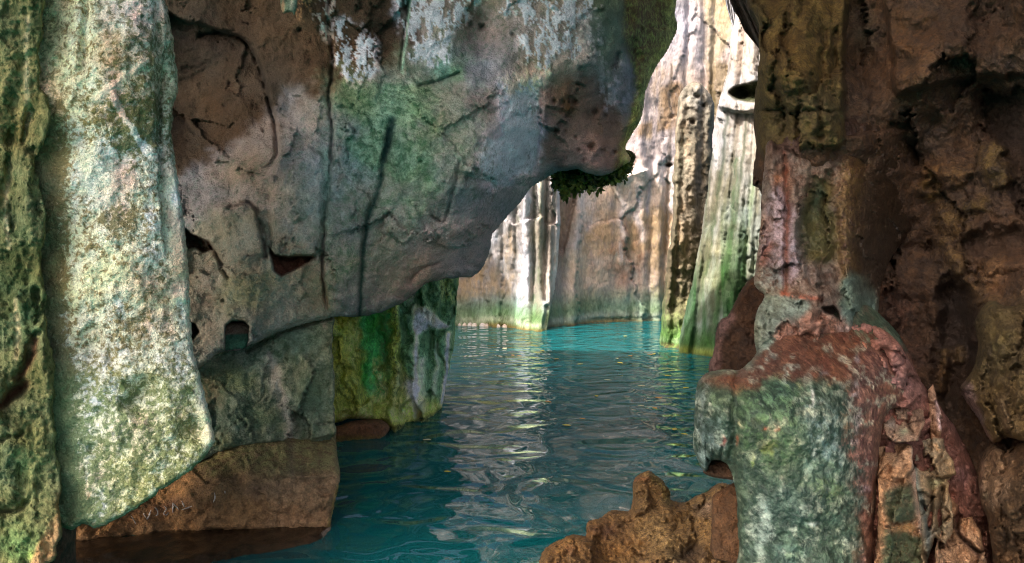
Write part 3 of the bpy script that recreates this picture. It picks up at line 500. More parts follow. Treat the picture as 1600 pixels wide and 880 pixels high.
for P,w,c,a in (([(1170,-60),(1160,60),(1150,130)],4,(168,140,120),.7),([(1155,190),(1130,330),(1110,480)],4,(150,130,96),.7),([(1142,200),(1118,330),(1090,480)],4,(190,170,140),.6),([(1150,250),(1142,360),(1122,480),(1110,545)],5,(76,112,52),.8),([(1178,280),(1160,420),(1140,500)],5,(150,170,110),.7),([(1122,270),(1105,380),(1090,500)],4,(120,112,84),.8),([(1186,200),(1184,330)],4,(206,170,130),.6),([(1116,400),(1100,520)],6,(170,180,176),.5),([(1166,330),(1150,430),(1130,480)],6,(216,220,214),.6),([(1138,170),(1122,300),(1104,430)],3.5,(60,76,44),.8),([(1168,180),(1154,300),(1136,430)],3,(64,84,48),.8),([(1112,240),(1100,360),(1082,500)],3.5,(48,66,38),.8)): r.pa(c,r.line(P,w,3)*a)
k=sm(180,470,r.y+.5*(r.x-1130)+20*r.n(1,3))*(.55+.45*sm(-.2,.25,r.n(3.2,4,1.6,.1,seed=33))); r.pa((96,138,80),k*.9); r.pb((48,104,40),k); r.pm(.5,k); r.pa((60,120,44),r.line([(1130,420),(1114,500),(1104,548)],7,3)*.7)
for x,y,a in ((1172,40,5),(1176,48,4),(1168,30,3),(1150,18,3)): k=r.blob(x,y,a,a*.8,0,2); r.pa((90,92,60),k*.8); r.Y += .15*k
for x,y,a in ((1170,405,6),(1174,425,7),(1165,440,6),(1160,455,5)): k=r.blob(x,y,a,a*.7,0,3); r.pa((70,80,50),k*.6); r.Y += .1*k
wl=np.interp(r.x,[1060,1112,1200],[552,558,566]); water_foot(r,wl,(96,150,60)); k=np.exp(-((wl-r.y-7)/6)**2); r.pa((176,186,70),k*.8); r.pb((140,150,50),k)
o = r.build('drip_wall', M_far, G['far']*.5); tag(o,'sunlit cream wall of slanting vertical drip flutes turning green towards the water','cliff')

# ---------------------------------------------------------------- hanging plant under the overhang
ROOT=np.array(at(920,272,6.5)); VP=[]; FP=[]
def leafmat(name,c1,c2):
    m=bpy.data.materials.new(name); m.use_nodes=True; nt=m.node_tree; b=nt.nodes['Principled BSDF']; n=nt.nodes.new('ShaderNodeTexNoise'); n.inputs['Scale'].default_value=9
    cr=nt.nodes.new('ShaderNodeValToRGB'); cr.color_ramp.elements[0].position=.35; cr.color_ramp.elements[1].position=.68; cr.color_ramp.elements[0].color=(*lin(c1),1); cr.color_ramp.elements[1].color=(*lin(c2),1)
    tc=nt.nodes.new('ShaderNodeTexCoord'); nt.links.new(tc.outputs['Object'],n.inputs['Vector']); nt.links.new(n.outputs['Fac'],cr.inputs[0]); nt.links.new(cr.outputs[0],b.inputs['Base Color']); b.inputs['Roughness'].default_value=.6; return m
bot=lambda x: np.interp(x,[864,872,880,900,915,935,950,965,985],[276,296,304,300,300,297,290,282,268])
for k in range(1500):
    x=random.uniform(866,985) if k%6 else random.uniform(866,884); yb=bot(x)+random.uniform(-6,4)+4*math.sin(x*.35); y=random.uniform(258,yb)
    c=np.array(at(x,y-2,6.50+random.uniform(-.12,.3)))
    L=random.choice((.03,.04,.05,.06,.07))*(1.4 if x<884 and y>280 else 1); d=RNG.normal(size=3); d[2]-=.7; d/=np.linalg.norm(d); u=np.cross(d,RNG.normal(size=3)); u/=np.linalg.norm(u); nn=np.cross(d,u)
    b0=len(VP)
    for t,wd,z in ((0,.02,0),(.35,.5,.08),(.7,.38,.05),(1,.02,-.05)):
        for sg in (-1,1): VP.append(c+d*L*t+u*L*.55*wd*sg+nn*L*z)
    for q in range(3): FP.append((b0+2*q,b0+2*q+1,b0+2*q+3,b0+2*q+2))
plant=bpy.data.objects.new('hanging_plant',None); COL.objects.link(plant); plant.location=ROOT; tag(plant,'dark green leafy plant hanging beneath the lip of the overhang','plant')
r = Rock([(868,240),(985,235),(984,266),(960,284),(945,291),(920,297),(895,297),(880,302),(870,284)],[(880,260,6.7),(970,250,6.75),(920,285,6.65)],2,(14,.2),seed=15,thick=.4); r.Y+=.08*r.n(6,4); r.chip=.08
r.base((50,62,24),(104,108,44),.5); o=r.build('root_clump',M_moss,1.,parent=plant)
LF=leafmat('fern_leaf',(24,50,18),(130,146,52)); VP=np.array(VP)-ROOT; nb=3; cx_=VP.reshape(-1,8,3)[:,0,0]; ed=np.quantile(cx_,np.linspace(0,1,nb+1)); bi=np.clip(np.searchsorted(ed,cx_,side='right')-1,0,nb-1)
for b in range(nb):
    sel=np.where(bi==b)[0]; vv=VP.reshape(-1,8,3)[sel].reshape(-1,3); ff=[(8*i+2*q,8*i+2*q+1,8*i+2*q+3,8*i+2*q+2) for i in range(len(sel)) for q in range(3)]
    me=bpy.data.meshes.new('leaf_cluster'); me.from_pydata(vv.tolist(),[],ff); me.update(); put('leaf_cluster',me,LF,plant)
# ---------------------------------------------------------------- right side of the cave
RW=[(1130,-160),(1165,0),(1176,16),(1186,42),(1186,80),(1182,130),(1178,180),(1181,230),(1176,262),(1176,290),(1190,306),(1205,400),(1205,960),(1760,960),(1760,-160)]
r = Rock(RW,[(1180,0,4.4),(1185,150,4.1),(1180,290,4.0),(1260,100,3.75),(1300,200,3.7),(1340,100,4.1),(1450,0,3.9),(1450,120,3.7),(1420,220,4.1),(1550,200,3.9),(1600,0,3.6),(1700,0,3.0),(1700,500,2.9),(1700,900,2.7),(1400,400,4.1),(1450,500,4.3),(1540,400,3.75),(1560,600,3.6),(1300,500,4.0),(1250,900,3.6),(1500,850,3.6)],2.6,(20,.2),smooth=4,ragged=2.4,rag_len=18,seed=20,thick=1.2)
r.Y += .18*r.n(1.3,3,seed=1)+.06*r.n(3.5,4,seed=2)+.015*r.n(13,4,seed=3,gain=.6)
ph=r.area([(1182,-80),(1322,-80),(1320,60),(1318,150),(1322,205),(1312,230),(1290,232),(1260,228),(1185,232)],5,3); r.Y -= .16*ph; r.Y += .07*np.abs(r.n(5,3,1.6,.5,seed=6))*ph
r.base((80,58,40),(54,42,36),.5); r.pa((88,74,36),ph*.9); r.pb((56,44,26),ph)
def crk(P,w,a,c=(20,14,10),j=3): k=r.line(P,w,j*2.2,16,taper=.12); r.Y += .6*a*k; r.pa(c,k*.35)
crk([(1232,0),(1226,60),(1212,110),(1208,140),(1222,165),(1230,200),(1228,232)],5,.16); crk([(1290,30),(1284,90),(1288,140),(1280,170),(1286,232)],6,.14); crk([(1185,170),(1240,172),(1290,172),(1320,174)],2.6,.08); crk([(1308,40),(1300,110),(1300,160)],5,.12); crk([(1262,-20),(1250,30)],4,.08); crk([(1205,120),(1218,160)],4,.08); crk([(1270,110),(1278,150),(1268,165)],5,.1)
r.Y += .2*r.side([(1322,-60),(1321,80),(1319,170),(1322,215)][::-1],60,3,taper=.03)   # recess behind the pier
s2=r.area([(1398,-80),(1640,-80),(1640,100),(1530,118),(1450,135),(1402,146),(1397,100)],6,4); r.Y -= .14*s2; r.pa((92,66,42),r.blob(1430,80,45,80,0,18)*.8); r.pa((60,44,36),r.blob(1530,40,80,50,0,20)*.7); r.pa((104,74,44),r.blob(1430,120,36,26,0,10)*.7); r.Y += .09*r.blob(1415,95,26,22,0,6); r.pa((44,44,40),r.blob(1418,95,22,22,0,6)*.7); r.Y -= .05*r.blob(1480,70,55,30,-10,6)
r.pa((58,62,54),r.blob(1350,50,30,60,0,12)*.6); r.pa((80,60,46),r.blob(1360,140,60,40,0,16)*.6)
for P,w,a,c in (([(1425,262),(1460,262),(1500,268),(1515,285)],12,-.14,(112,82,42)),([(1440,275),(1450,300),(1470,300)],10,-.10,(104,84,34)),([(1556,220),(1555,255),(1570,295)],15,-.20,(124,100,44)),([(1458,326),(1482,338),(1492,356),(1482,385),(1496,415),(1510,430)],14,-.16,(118,94,50)),([(1510,425),(1522,455),(1530,478)],13,-.14,(112,88,52)),([(1530,480),(1570,484),(1610,478)],14,-.12,(90,72,34)),([(1500,322),(1530,322),(1550,318)],8,-.08,(104,86,34)),([(1548,400),(1550,420),(1540,440)],8,-.1,(140,110,78)),([(1300,290),(1330,320),(1360,330)],18,-.06,(92,68,36))):
    k=r.line(P,w*1.5,11,23,taper=.12); r.Y += a*.6*k; r.pa(c,k*.6)
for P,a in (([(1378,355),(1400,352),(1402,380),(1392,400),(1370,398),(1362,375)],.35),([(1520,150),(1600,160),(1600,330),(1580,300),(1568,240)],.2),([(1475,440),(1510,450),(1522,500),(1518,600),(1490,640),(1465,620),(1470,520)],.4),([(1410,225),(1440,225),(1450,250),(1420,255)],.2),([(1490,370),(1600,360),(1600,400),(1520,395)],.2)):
    k=r.area(P,14,9); r.Y += .6*a*k; r.pa((40,32,28),k*.7)  # hollows pushed back, their darkness also painted in
for P,c,a in (([(1478,540),(1475,580),(1468,620)],(112,84,46),-.16),([(1496,540),(1498,570)],(108,82,44),-.1),([(1455,600),(1462,640),(1470,690)],(128,102,84),-.2)):
    k=r.line(P,8,3,taper=.1); r.Y += a*k; r.pa(c,k*.9)
r.pa((110,74,58),r.blob(1400,480,50,60,0,16)*.8); r.pa((96,66,56),r.blob(1420,560,60,60,0,16)*.7)
for k_ in range(5): 
    xx=1385+k_*12; crk([(xx,440+k_*6),(xx+4,480),(xx-2,520+k_*5)],3,.05)
r.chip=.04; r.Y += r.facet(80,.10,1,1.5,16,.02,3)
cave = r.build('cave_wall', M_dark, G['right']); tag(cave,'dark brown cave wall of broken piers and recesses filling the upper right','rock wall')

r = Rock([(1196,440),(1180,431),(1160,450),(1140,490),(1126,500),(1119,520),(1113,556),(1107,577),(1118,640),(1200,680),(1230,560),(1220,480)],[(1190,440,4.05),(1120,540,3.95),(1190,560,3.75),(1150,500,3.85),(1150,650,3.8)],2,(10,.12),ragged=1.6,seed=21,thick=.5)
r.Y += .04*r.n(5,4)+.015*r.n(16,4); r.base((84,58,38),(48,34,26),.45); r.pa((136,106,108),r.area([(1140,488),(1146,500),(1130,530),(1122,585),(1100,585),(1108,540),(1120,498)],5,4)*.9); r.pa((120,84,50),r.blob(1170,445,14,14,0,4)*.6)
o = r.build('shaded_hollow_rock', M_dark, G['flow']*.55); tag(o,'brown rock darkened to paint in a shaded hollow, with mauve left edge, between the flowstone column and the open water','boulder')  # rock filling the place of a dark hollow, shade put into its colour

r = Rock([(1198,226),(1206,219),(1216,226),(1240,205),(1300,190),(1370,190),(1440,250),(1440,330),(1384,420),(1370,520),(1372,560),(1330,600),(1180,600),(1182,560),(1178,525),(1181,488),(1194,464),(1184,454),(1178,440),(1183,400),(1188,350),(1190,300),(1195,250)],
         [(1200,240,3.75),(1250,250,3.66),(1340,250,3.85),(1400,230,4.1),(1430,330,4.35),(1400,420,4.0),(1195,380,3.5),(1230,380,3.32),(1330,400,3.45),(1360,350,3.75),(1370,480,3.7),(1185,445,3.4),(1240,460,3.2),(1230,520,3.1),(1330,510,3.2),(1190,570,3.25),(1280,570,3.3),(1350,570,3.35)],2,(11,.08),smooth=4,ragged=1.4,rag_len=16,seed=22,thick=.6)
r.Y += .05*r.n(2.6,4,1,.6,seed=1)+.022*r.n(9,4,1,.6,seed=2,gain=.6)
r.Y += r.facet(40,.05,1,1.8,14,.01,2); ni=r.area([(1264,292),(1288,278),(1302,292),(1311,350),(1308,405),(1290,420),(1262,412),(1254,385),(1252,330)],12,9); r.Y += .12*ni*(1+.4*r.n(5,3))
r.Y += .035*r.line([(1226,250),(1229,320),(1228,400),(1226,455)],4,2)-.05*r.line([(1206,230),(1204,270),(1208,330)],7,2)-.05*r.line([(1330,260),(1326,340),(1330,420),(1335,480)],14,3)-.03*r.line([(1242,290),(1240,360),(1244,410)],5,2)
r.Y -= .012*r.side([(1180,452),(1200,463),(1240,466),(1285,470)][::-1],20,4,taper=.2); r.Y += .012*r.line([(1190,464),(1220,470),(1280,473)],3,4); r.Y += .08*r.area([(1262,415),(1310,412),(1312,440),(1285,452),(1262,440)],8,4); r.Y += .03*r.line([(1283,445),(1282,480),(1278,500)],3,2)
tr=r.area([(1284,481),(1303,479),(1311,490),(1313,502),(1303,493),(1290,490)],1.5,1.2,smooth=False); r.Y += .16*tr
r.base((124,108,98),(84,60,48),.45); r.pa((84,76,40),ni); r.pa((70,84,62),ni*r.blob(1278,310,16,40)); r.pm(.3,ni)
r.pa((120,72,48),r.blob(1225,280,36,50,0,12)*.8); r.pa((150,130,140),r.area([(1192,330),(1222,290),(1240,350),(1240,440),(1190,440)],8,8)*.8); r.pa((112,58,38),r.line([(1226,240),(1230,330),(1228,460)],4,3)*.9); r.pa((150,86,40),r.blob(1212,282,9,16,0,4)*.7); r.pa((128,66,40),r.line([(1186,430),(1194,400),(1206,380)],6,4)*.7)
r.pa((120,92,44),r.area([(1312,250),(1350,250),(1352,420),(1335,440),(1310,430)],10,6)*.8); r.pa((110,86,46),r.blob(1345,280,40,50,0,12)*.7)
k=r.area([(1178,420),(1215,415),(1222,452),(1200,462),(1180,455)],7,5); r.pa((112,128,124),k*.7); k=.75*r.area([(1180,470),(1260,468),(1250,500),(1215,520),(1195,560),(1176,540)],6,5); r.pa((104,130,126),k); r.pb((78,96,90),k)
k=r.area([(1312,440),(1340,425),(1366,450),(1372,510),(1350,512),(1325,505),(1315,480)],8,6); r.pa((118,140,126),k); r.pb((84,104,94),k)
r.pa((166,86,60),r.line([(1225,460),(1250,464),(1282,468)],4,2)*.8); r.pa((146,100,82),r.area([(1215,520),(1260,490),(1300,500),(1360,530),(1350,570),(1240,560),(1200,590)],10,8)*.9); r.pa((174,150,144),r.area([(1305,512),(1350,518),(1372,545),(1340,545)],6,5)*.7); r.pa((48,38,32),tr*.8); r.pa((70,40,28),r.blob(1288,432,20,8,0,3)*.7)
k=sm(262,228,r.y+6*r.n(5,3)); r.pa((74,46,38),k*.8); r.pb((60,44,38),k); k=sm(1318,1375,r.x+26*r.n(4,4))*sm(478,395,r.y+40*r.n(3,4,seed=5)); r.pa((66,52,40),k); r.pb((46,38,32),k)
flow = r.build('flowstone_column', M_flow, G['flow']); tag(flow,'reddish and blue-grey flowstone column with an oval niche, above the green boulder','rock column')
# ---- big blue-green boulder
r = Rock([(1083,690),(1086,640),(1087,612),(1094,592),(1108,581),(1135,577),(1155,578),(1170,566),(1184,548),(1198,522),(1215,485),(1270,470),(1340,470),(1385,500),(1420,550),(1432,600),(1415,632),(1385,645),(1374,700),(1368,780),(1364,880),(1362,990),(1156,990),(1154,860),(1152,800),(1147,758),(1139,730),(1129,722),(1116,719),(1108,723),(1101,738),(1090,718)],
         [(1090,620,2.95),(1088,690,2.95),(1115,650,2.72),(1135,720,2.72),(1150,600,2.75),(1160,800,2.66),(1155,950,2.6),(1200,560,2.95),(1230,480,3.45),(1320,480,3.4),(1240,545,2.98),(1320,545,3.02),(1230,620,2.60),(1240,750,2.52),(1240,930,2.45),(1330,650,2.60),(1350,800,2.6),(1350,950,2.54),(1400,700,2.8),(1440,850,2.78),(1420,590,3.1),(1380,580,2.92),(1280,590,2.68)],2,(14,.10),smooth=4,ragged=1.3,rag_len=18,seed=23,thick=.55)
r.chip=.022; r.chip=.018; r.desat=.05; r.Y += .034*r.n(2.4,5,seed=1,gain=.55)+.012*r.n(14,4,seed=2,gain=.6)
r.Y += .07*r.line([(1152,585),(1150,640),(1146,700),(1144,740)],9,4)
for P in ([(1092,600),(1087,650),(1088,700)],[(1097,640),(1092,680),(1096,715)],[(1104,690),(1103,712),(1109,722)],[(1112,690),(1114,710),(1112,722)],[(1128,695),(1127,712),(1126,722)]): r.Y += .035*r.line(P,1.8,1.5,taper=.1); r.pa((36,40,40),r.line(P,1.6,1.5)*.6)
r.base((88,110,96),(42,62,54),.52)
r.pa((118,140,142),r.area([(1085,600),(1115,600),(1130,720),(1095,735),(1082,690)],8,6)); r.pa((90,122,92),r.blob(1115,620,16,34,0,6)*.8); r.pa((122,84,66),r.area([(1095,590),(1150,580),(1190,550),(1230,515),(1330,520),(1360,560),(1320,600),(1240,590),(1190,600),(1160,620),(1130,600)],10,9)); r.pb((84,52,42),r.area([(1095,590),(1150,578),(1190,550),(1230,510),(1330,500),(1400,560),(1340,600),(1240,588),(1190,600),(1130,602)],10,9)); r.pb((84,56,54),r.area([(1335,590),(1380,540),(1470,600),(1470,960),(1350,990),(1352,780)],14,12)); r.pa((118,74,54),r.blob(1240,555,50,24,-15,10)*.7)
r.pa((86,120,92),r.area([(1160,610),(1240,595),(1260,640),(1230,720),(1170,720),(1155,680)],14,12)); r.pb((60,84,70),r.blob(1250,700,90,90)); r.pa((150,152,108),r.blob(1225,590,40,18,0,10)*.7); r.pa((108,132,134),r.area([(1255,620),(1310,630),(1320,720),(1260,720)],14,12)*.8); r.pa((110,140,90),r.blob(1290,760,60,50,0,20)*.5); r.pa((80,112,92),r.blob(1260,840,70,60,0,20)*.7)
r.pa((136,96,84),r.area([(1325,590),(1380,540),(1470,600),(1470,960),(1345,990),(1340,780),(1320,690)],14,12)*.9); r.pa((130,92,86),r.blob(1345,720,30,70,0,12)*.7); r.pa((176,160,176),r.blob(1352,765,16,10,-20,5)*.7); r.pa((150,112,72),r.blob(1318,660,12,34,0,6)*.6)
for x,y,a,b,c in ((1267,620,4,20,(206,214,220)),(1273,708,4,9,(216,226,220)),(1270,820,12,4,(196,206,206)),(1288,585,9,5,(150,156,160)),(1108,631,4,3,(190,200,204)),(1155,665,3,6,(200,200,170)),(1200,700,16,13,(150,168,92)),(1176,722,4,14,(150,170,100)),(1195,800,12,24,(176,196,184)),(1186,860,10,26,(170,190,176)),(1236,870,14,8,(176,196,160)),(1130,690,6,10,(140,64,60)),(1128,680,4,6,(150,70,66)),(1195,670,9,5,(140,66,54)),(1212,668,6,7,(150,84,72)),(1150,690,5,10,(150,80,60)),(1262,730,10,14,(130,160,150)),(1310,770,12,10,(130,150,110)),(1340,560,6,10,(150,140,150)),(1300,600,6,5,(180,160,140))):
    k=r.blob(x,y,a*1.3,b*1.3,0,5,10); r.pa(c,k*.85); r.pm(.05,k*.6)
r.pa((138,92,68),r.blob(1165,765,6,14,0,4)*.0); k=r.line([(1238,820),(1240,860),(1236,920)],5,3); r.pa((60,92,84),k*.6)
k=sm(.25,.5,r.n(22,4,seed=9)); r.pa((176,190,176),k*.5); k=sm(.05,.35,r.n(4,5,seed=41,gain=.65))*sm(560,640,r.y)*sm(1340,1290,r.x); r.pa((44,78,70),k*.65); k=sm(.1,.4,r.n(3,5,seed=43,gain=.65))*sm(1250,1330,r.x+.4*(640-r.y)); r.pa((104,62,58),k*.7); k=sm(.3,.5,r.n(30,3,seed=44)); r.pa((40,52,48),k*.5)
k=r.line([(1335,600),(1340,640),(1338,690)],5,4); r.pa((190,176,180),k*sm(.1,.4,r.n(18,3,seed=3))*.8)
bould = r.build('lichen_boulder', M_flow, G['bould']); tag(bould,'large rounded boulder mottled blue-green with a rusty top, overhanging the water','boulder')
# ---- reddish flank and broken blocks on it
r = Rock([(1290,520),(1372,508),(1420,560),(1450,610),(1500,680),(1535,760),(1545,800),(1556,900),(1570,980),(1330,980),(1330,760),(1320,640)],
         [(1330,560,3.15),(1385,560,2.98),(1400,600,2.92),(1440,640,3.08),(1500,700,3.3),(1550,880,3.2),(1360,700,2.82),(1350,900,2.65),(1450,800,2.95),(1450,950,2.75)],2.3,(16,.14),ragged=2,seed=24,thick=.6)
r.Y += .05*r.n(3.5,4,seed=1)+.02*r.n(11,4,seed=2)
for P in ([(1335,555),(1360,565),(1385,578)],[(1330,578),(1350,580),(1372,588)],[(1345,600),(1360,596),(1365,610)],[(1375,545),(1390,570),(1400,590)],[(1372,630),(1385,612),(1400,600)]): k=r.line(P,3,3,taper=.1); r.Y += .08*k
r.base((128,88,80),(80,54,48),.45); r.pa((150,108,84),r.blob(1350,560,50,30,20,8)*.7); r.pa((124,94,100),r.blob(1500,740,30,60,-20,10)*.7); r.pa((176,150,150),r.line([(1310,540),(1340,570),(1350,610)],6,5)*sm(0,.3,r.n(14,3)))
r.chip=.06; r.Y += r.facet(40,.05,1,.8,9,.03,2); flank = r.build('red_ledge', M_dark, G['flow']*1.3); tag(flank,'sloping reddish purple rock ledge carrying the broken blocks, right of the green boulder','rock')
def block(poly,ctrl,name,label,A,B,paints,seed,rnd=(3,.03),thick=.3,m=.4,cr=(),g=None,mat=None):
    global r
    r=Rock(poly,ctrl,1.9,rnd,smooth=1,ragged=2.6,rag_len=11,seed=seed,thick=thick); r.chip=.05; r.Y += r.facet(30,.07,1,1.6,5,.03,1.6)+r.facet(12,.012,2,1.2,3)+.02*r.n(6,4,seed=1)+.02*r.n(16,4,seed=2)
    r.base(A,B,m)
    for P,w,a in cr: k=r.line(P,w,2,14,taper=.08); r.Y += a*k; r.pa((40,34,32),k*.5)
    for k,c,a in paints(r): r.pa(c,k*a); r.pm(.2,k*.5)
    o=r.build(name,mat or M_brown,g or G['flow']*1.3); tag(o,label,'rock'); return o
block([(1372,630),(1394,634),(1418,624),(1444,640),(1443,666),(1436,690),(1400,692),(1384,684)],[(1380,640,2.95),(1438,650,3.05),(1400,680,2.85),(1430,680,2.95)],'broken_block','small angular broken block, topmost of the broken pile beside the green boulder',
      (140,112,92),(84,70,60),lambda r:[(r.blob(1410,675,14,10),(120,134,110),.8),(r.line([(1425,640),(1435,660),(1434,680)],4),(90,64,50),.8),(r.blob(1395,665,12,10),(170,160,150),.7)],31,cr=[([(1424,645),(1418,662),(1428,680)],2.5,.06)])
block([(1372,700),(1395,690),(1425,695),(1432,760),(1438,800),(1444,880),(1450,980),(1362,980),(1366,900),(1368,850),(1372,800)],[(1375,700,2.85),(1430,720,2.85),(1375,850,2.55),(1435,850,2.7),(1400,770,2.65),(1400,960,2.5)],'tan_slab','tall tan slab with two dark green patches, leaning against the lichen boulder',
      (156,122,92),(96,74,56),lambda r:[(r.area([(1385,770),(1420,762),(1432,790),(1425,812),(1395,815),(1382,800)],6,6),(58,76,58),.95),(r.area([(1380,845),(1430,838),(1442,870),(1442,960),(1375,960)],8,7),(66,84,62),.95),(r.blob(1415,826,30,12,0,4),(190,150,92),.7),(r.line([(1428,700),(1430,760),(1440,830)],5),(180,160,150),.7),(r.blob(1400,715,30,14),(130,108,88),.7)],32,thick=.45,cr=[([(1372,790),(1370,830),(1366,880)],4,.1)])
block([(1430,690),(1455,684),(1474,686),(1478,702),(1492,722),(1494,740),(1480,752),(1488,790),(1490,830),(1478,850),(1460,840),(1450,880),(1448,940),(1440,860),(1436,800),(1428,740)],[(1435,700,3.0),(1490,730,3.0),(1455,760,2.8),(1470,830,2.85),(1445,900,2.65)],'cracked_block','fractured grey-green stack of splintered rock in the middle of the broken pile',
      (150,132,108),(92,92,80),lambda r:[(r.line([(1425,690),(1432,750),(1448,820),(1452,880)],6),(100,116,116),.9),(r.blob(1462,752,26,12),(120,134,114),.8),(r.blob(1462,700,16,10),(180,140,96),.7),(r.blob(1470,820,14,24),(140,140,124),.7)],33,thick=.4,cr=[([(1432,690),(1440,710),(1446,735)],5,.15),([(1452,745),(1458,780),(1450,830)],4,.14),([(1474,755),(1468,800),(1470,840)],4,.12),([(1445,745),(1470,748),(1492,742)],2.5,.06),([(1440,780),(1448,800)],4,.1),([(1478,690),(1470,712),(1452,740)],2.5,.05)])
block([(1480,770),(1500,790),(1498,812),(1520,806),(1532,830),(1540,870),(1545,960),(1455,960),(1458,900),(1462,850),(1470,830),(1492,826)],[(1485,790,3.05),(1530,830,2.95),(1470,880,2.7),(1520,940,2.7)],'tan_block','lowest tan angular block at the right foot of the broken pile',
      (156,120,88),(96,70,54),lambda r:[(r.blob(1480,830,8,10),(190,150,110),.8),(r.line([(1498,780),(1498,830),(1530,870)],4),(90,60,54),.7)],34,thick=.4,cr=[([(1500,790),(1496,830),(1515,850),(1535,866)],3,.12),([(1458,845),(1456,880),(1454,930)],4,.14)])
# leaning spike
block([(1450,610),(1458,600),(1464,620),(1470,650),(1471,690),(1462,700),(1454,680),(1450,640)],[(1455,610,3.1),(1468,690,2.98),(1455,690,3.05)],'rock_spike','thin pale upright rock spike behind the broken pile',(140,112,96),(100,76,60),lambda r:[(r.line([(1464,630),(1469,670)],4),(170,156,176),.8)],35,thick=.15)
# ---- right-hand masses
r = Rock([(1524,500),(1548,470),(1580,478),(1640,460),(1760,470),(1760,720),(1640,700),(1600,690),(1572,684),(1550,692),(1536,668),(1524,648),(1508,625),(1500,606),(1518,580),(1528,540)],[(1530,520,3.3),(1510,615,3.3),(1560,560,3.0),(1580,680,3.0),(1640,560,2.7),(1740,560,2.5),(1640,690,2.8)],2.4,(18,.16),ragged=1.8,seed=25,thick=.7)
r.chip=.06; r.Y += r.facet(60,.12,1,1.6,12,.03,2)+.05*r.n(3,4,seed=1)+.02*r.n(9,4,seed=2); r.Y -= .07*r.line([(1565,625),(1572,650),(1578,670)],6,3); r.base((90,74,42),(58,46,30),.45); r.pa((130,108,112),r.area([(1500,600),(1518,600),(1530,640),(1548,690),(1530,680),(1505,640)],6,5)*.9); r.pa((128,108,84),r.line([(1565,630),(1575,665)],7,3)*.7); r.pa((104,88,44),r.blob(1560,530,30,50,0,10)*.7)
o = r.build('bulging_rock', M_dark, G['right']*.7); tag(o,'olive-brown bulging rock mass with a mauve lower edge at the right picture edge','rock')
r = Rock([(1528,730),(1538,706),(1552,694),(1570,704),(1600,690),(1640,690),(1760,690),(1760,980),(1560,980),(1552,900),(1546,830),(1532,780)],[(1535,730,3.2),(1560,750,2.9),(1550,850,2.85),(1640,750,2.65),(1640,950,2.45),(1740,850,2.3)],2.4,(18,.14),ragged=1.8,seed=26,thick=.6)
r.chip=.06; r.Y += r.facet(50,.10,1,1.4,12,.03,2)+.05*r.n(3.5,4,seed=1)+.02*r.n(10,4,seed=2); r.Y += .06*r.line([(1552,700),(1545,740),(1540,780)],5,3); r.base((84,64,42),(54,42,30),.45); k=r.area([(1530,720),(1550,700),(1580,705),(1580,760),(1560,790),(1535,780)],8,6); r.pa((142,118,96),k); r.pa((112,110,90),r.blob(1542,775,10,12)*.8); r.pa((140,120,110),r.line([(1536,720),(1532,760)],4,3)*.8)
o = r.build('corner_rock', M_dark, G['right']*.7); tag(o,'brown rock with a paler knobbed top in the bottom right corner','rock')

# ---------------------------------------------------------------- brown rock in the foreground water
r = Rock([(826,960),(838,895),(848,862),(868,846),(895,835),(915,838),(917,816),(934,810),(956,797),(972,799),(984,797),(989,772),(990,750),(1003,738),(1020,738),(1035,751),(1047,769),(1049,781),(1066,785),(1086,775),(1110,765),(1120,757),(1131,753),(1141,757),(1170,760),(1215,780),(1215,1000),(826,1000)],
         [(850,862,3.4),(880,850,3.4),(850,950,3.0),(930,815,3.75),(930,880,3.3),(990,790,4.05),(1015,742,4.05),(1010,790,3.8),(1060,790,4.0),(1050,850,3.45),(1130,760,3.95),(1130,840,3.4),(1000,950,3.2),(1150,950,3.2)],2,(13,.15),smooth=3,ragged=2,rag_len=13,seed=27,thick=.8)
r.Y += .05*r.n(3,4,seed=1)+.022*r.n(9,4,seed=2,gain=.6)+.02*np.abs(r.n(11,3,seed=5))
r.Y -= .08*r.area([(990,752),(1008,748),(1015,770),(1012,795),(985,800)],5,3); r.Y += .06*r.side([(1012,745),(1018,770),(1030,792)],16,2)
r.Y -= .06*r.blob(1050,810,50,24,-20,6); r.Y += .10*r.blob(1060,860,40,24,0,8); r.Y += .07*r.line([(920,840),(945,860),(970,900)],9,5)
r.chip=.07; r.Y += r.facet(40,.05,1,.9,12,.02,2); r.base((138,108,62),(64,46,30),.48); r.pa((156,124,70),r.area([(1000,810),(1060,795),(1110,770),(1118,800),(1080,850),(1040,870),(1010,850)],14,12)*.85); r.pa((168,144,126),r.blob(1100,795,26,20,-20,10)*.7); r.pa((120,112,52),r.line([(1020,742),(1036,760),(1046,785)],8,4)*.8); r.pa((88,54,46),r.blob(950,830,50,30,0,14)*.7); r.pa((164,126,98),r.blob(890,862,16,14,0,6)*.6); r.pa((84,60,30),r.blob(930,870,40,40,0,14)*.6); r.pa((52,36,34),r.blob(1075,865,44,24,0,10)*.8); r.pa((168,112,66),r.line([(985,752),(1000,748),(1012,748)],3,1)*.7)
o = r.build('foreground_boulder', M_brown, G['brown']); tag(o,'pitted brown boulder with a knob on top, rising from the water in the foreground','boulder')
r = Rock([(1113,775),(1128,764),(1143,756),(1166,752),(1178,800),(1180,878),(1116,874),(1111,840),(1112,800)],[(1115,775,3.1),(1165,765,3.05),(1115,870,3.0),(1175,870,2.95)],2,(5,.04),smooth=2,ragged=1.2,rag_len=14,seed=28,thick=.25)
r.Y += .012*r.n(8,4); r.base((84,58,34),(62,44,28),.45)
o = r.build('flat_slab', M_brown, G['brown']*.75); tag(o,'flat-faced dark brown slab standing between the brown boulder and the lichen boulder','rock')
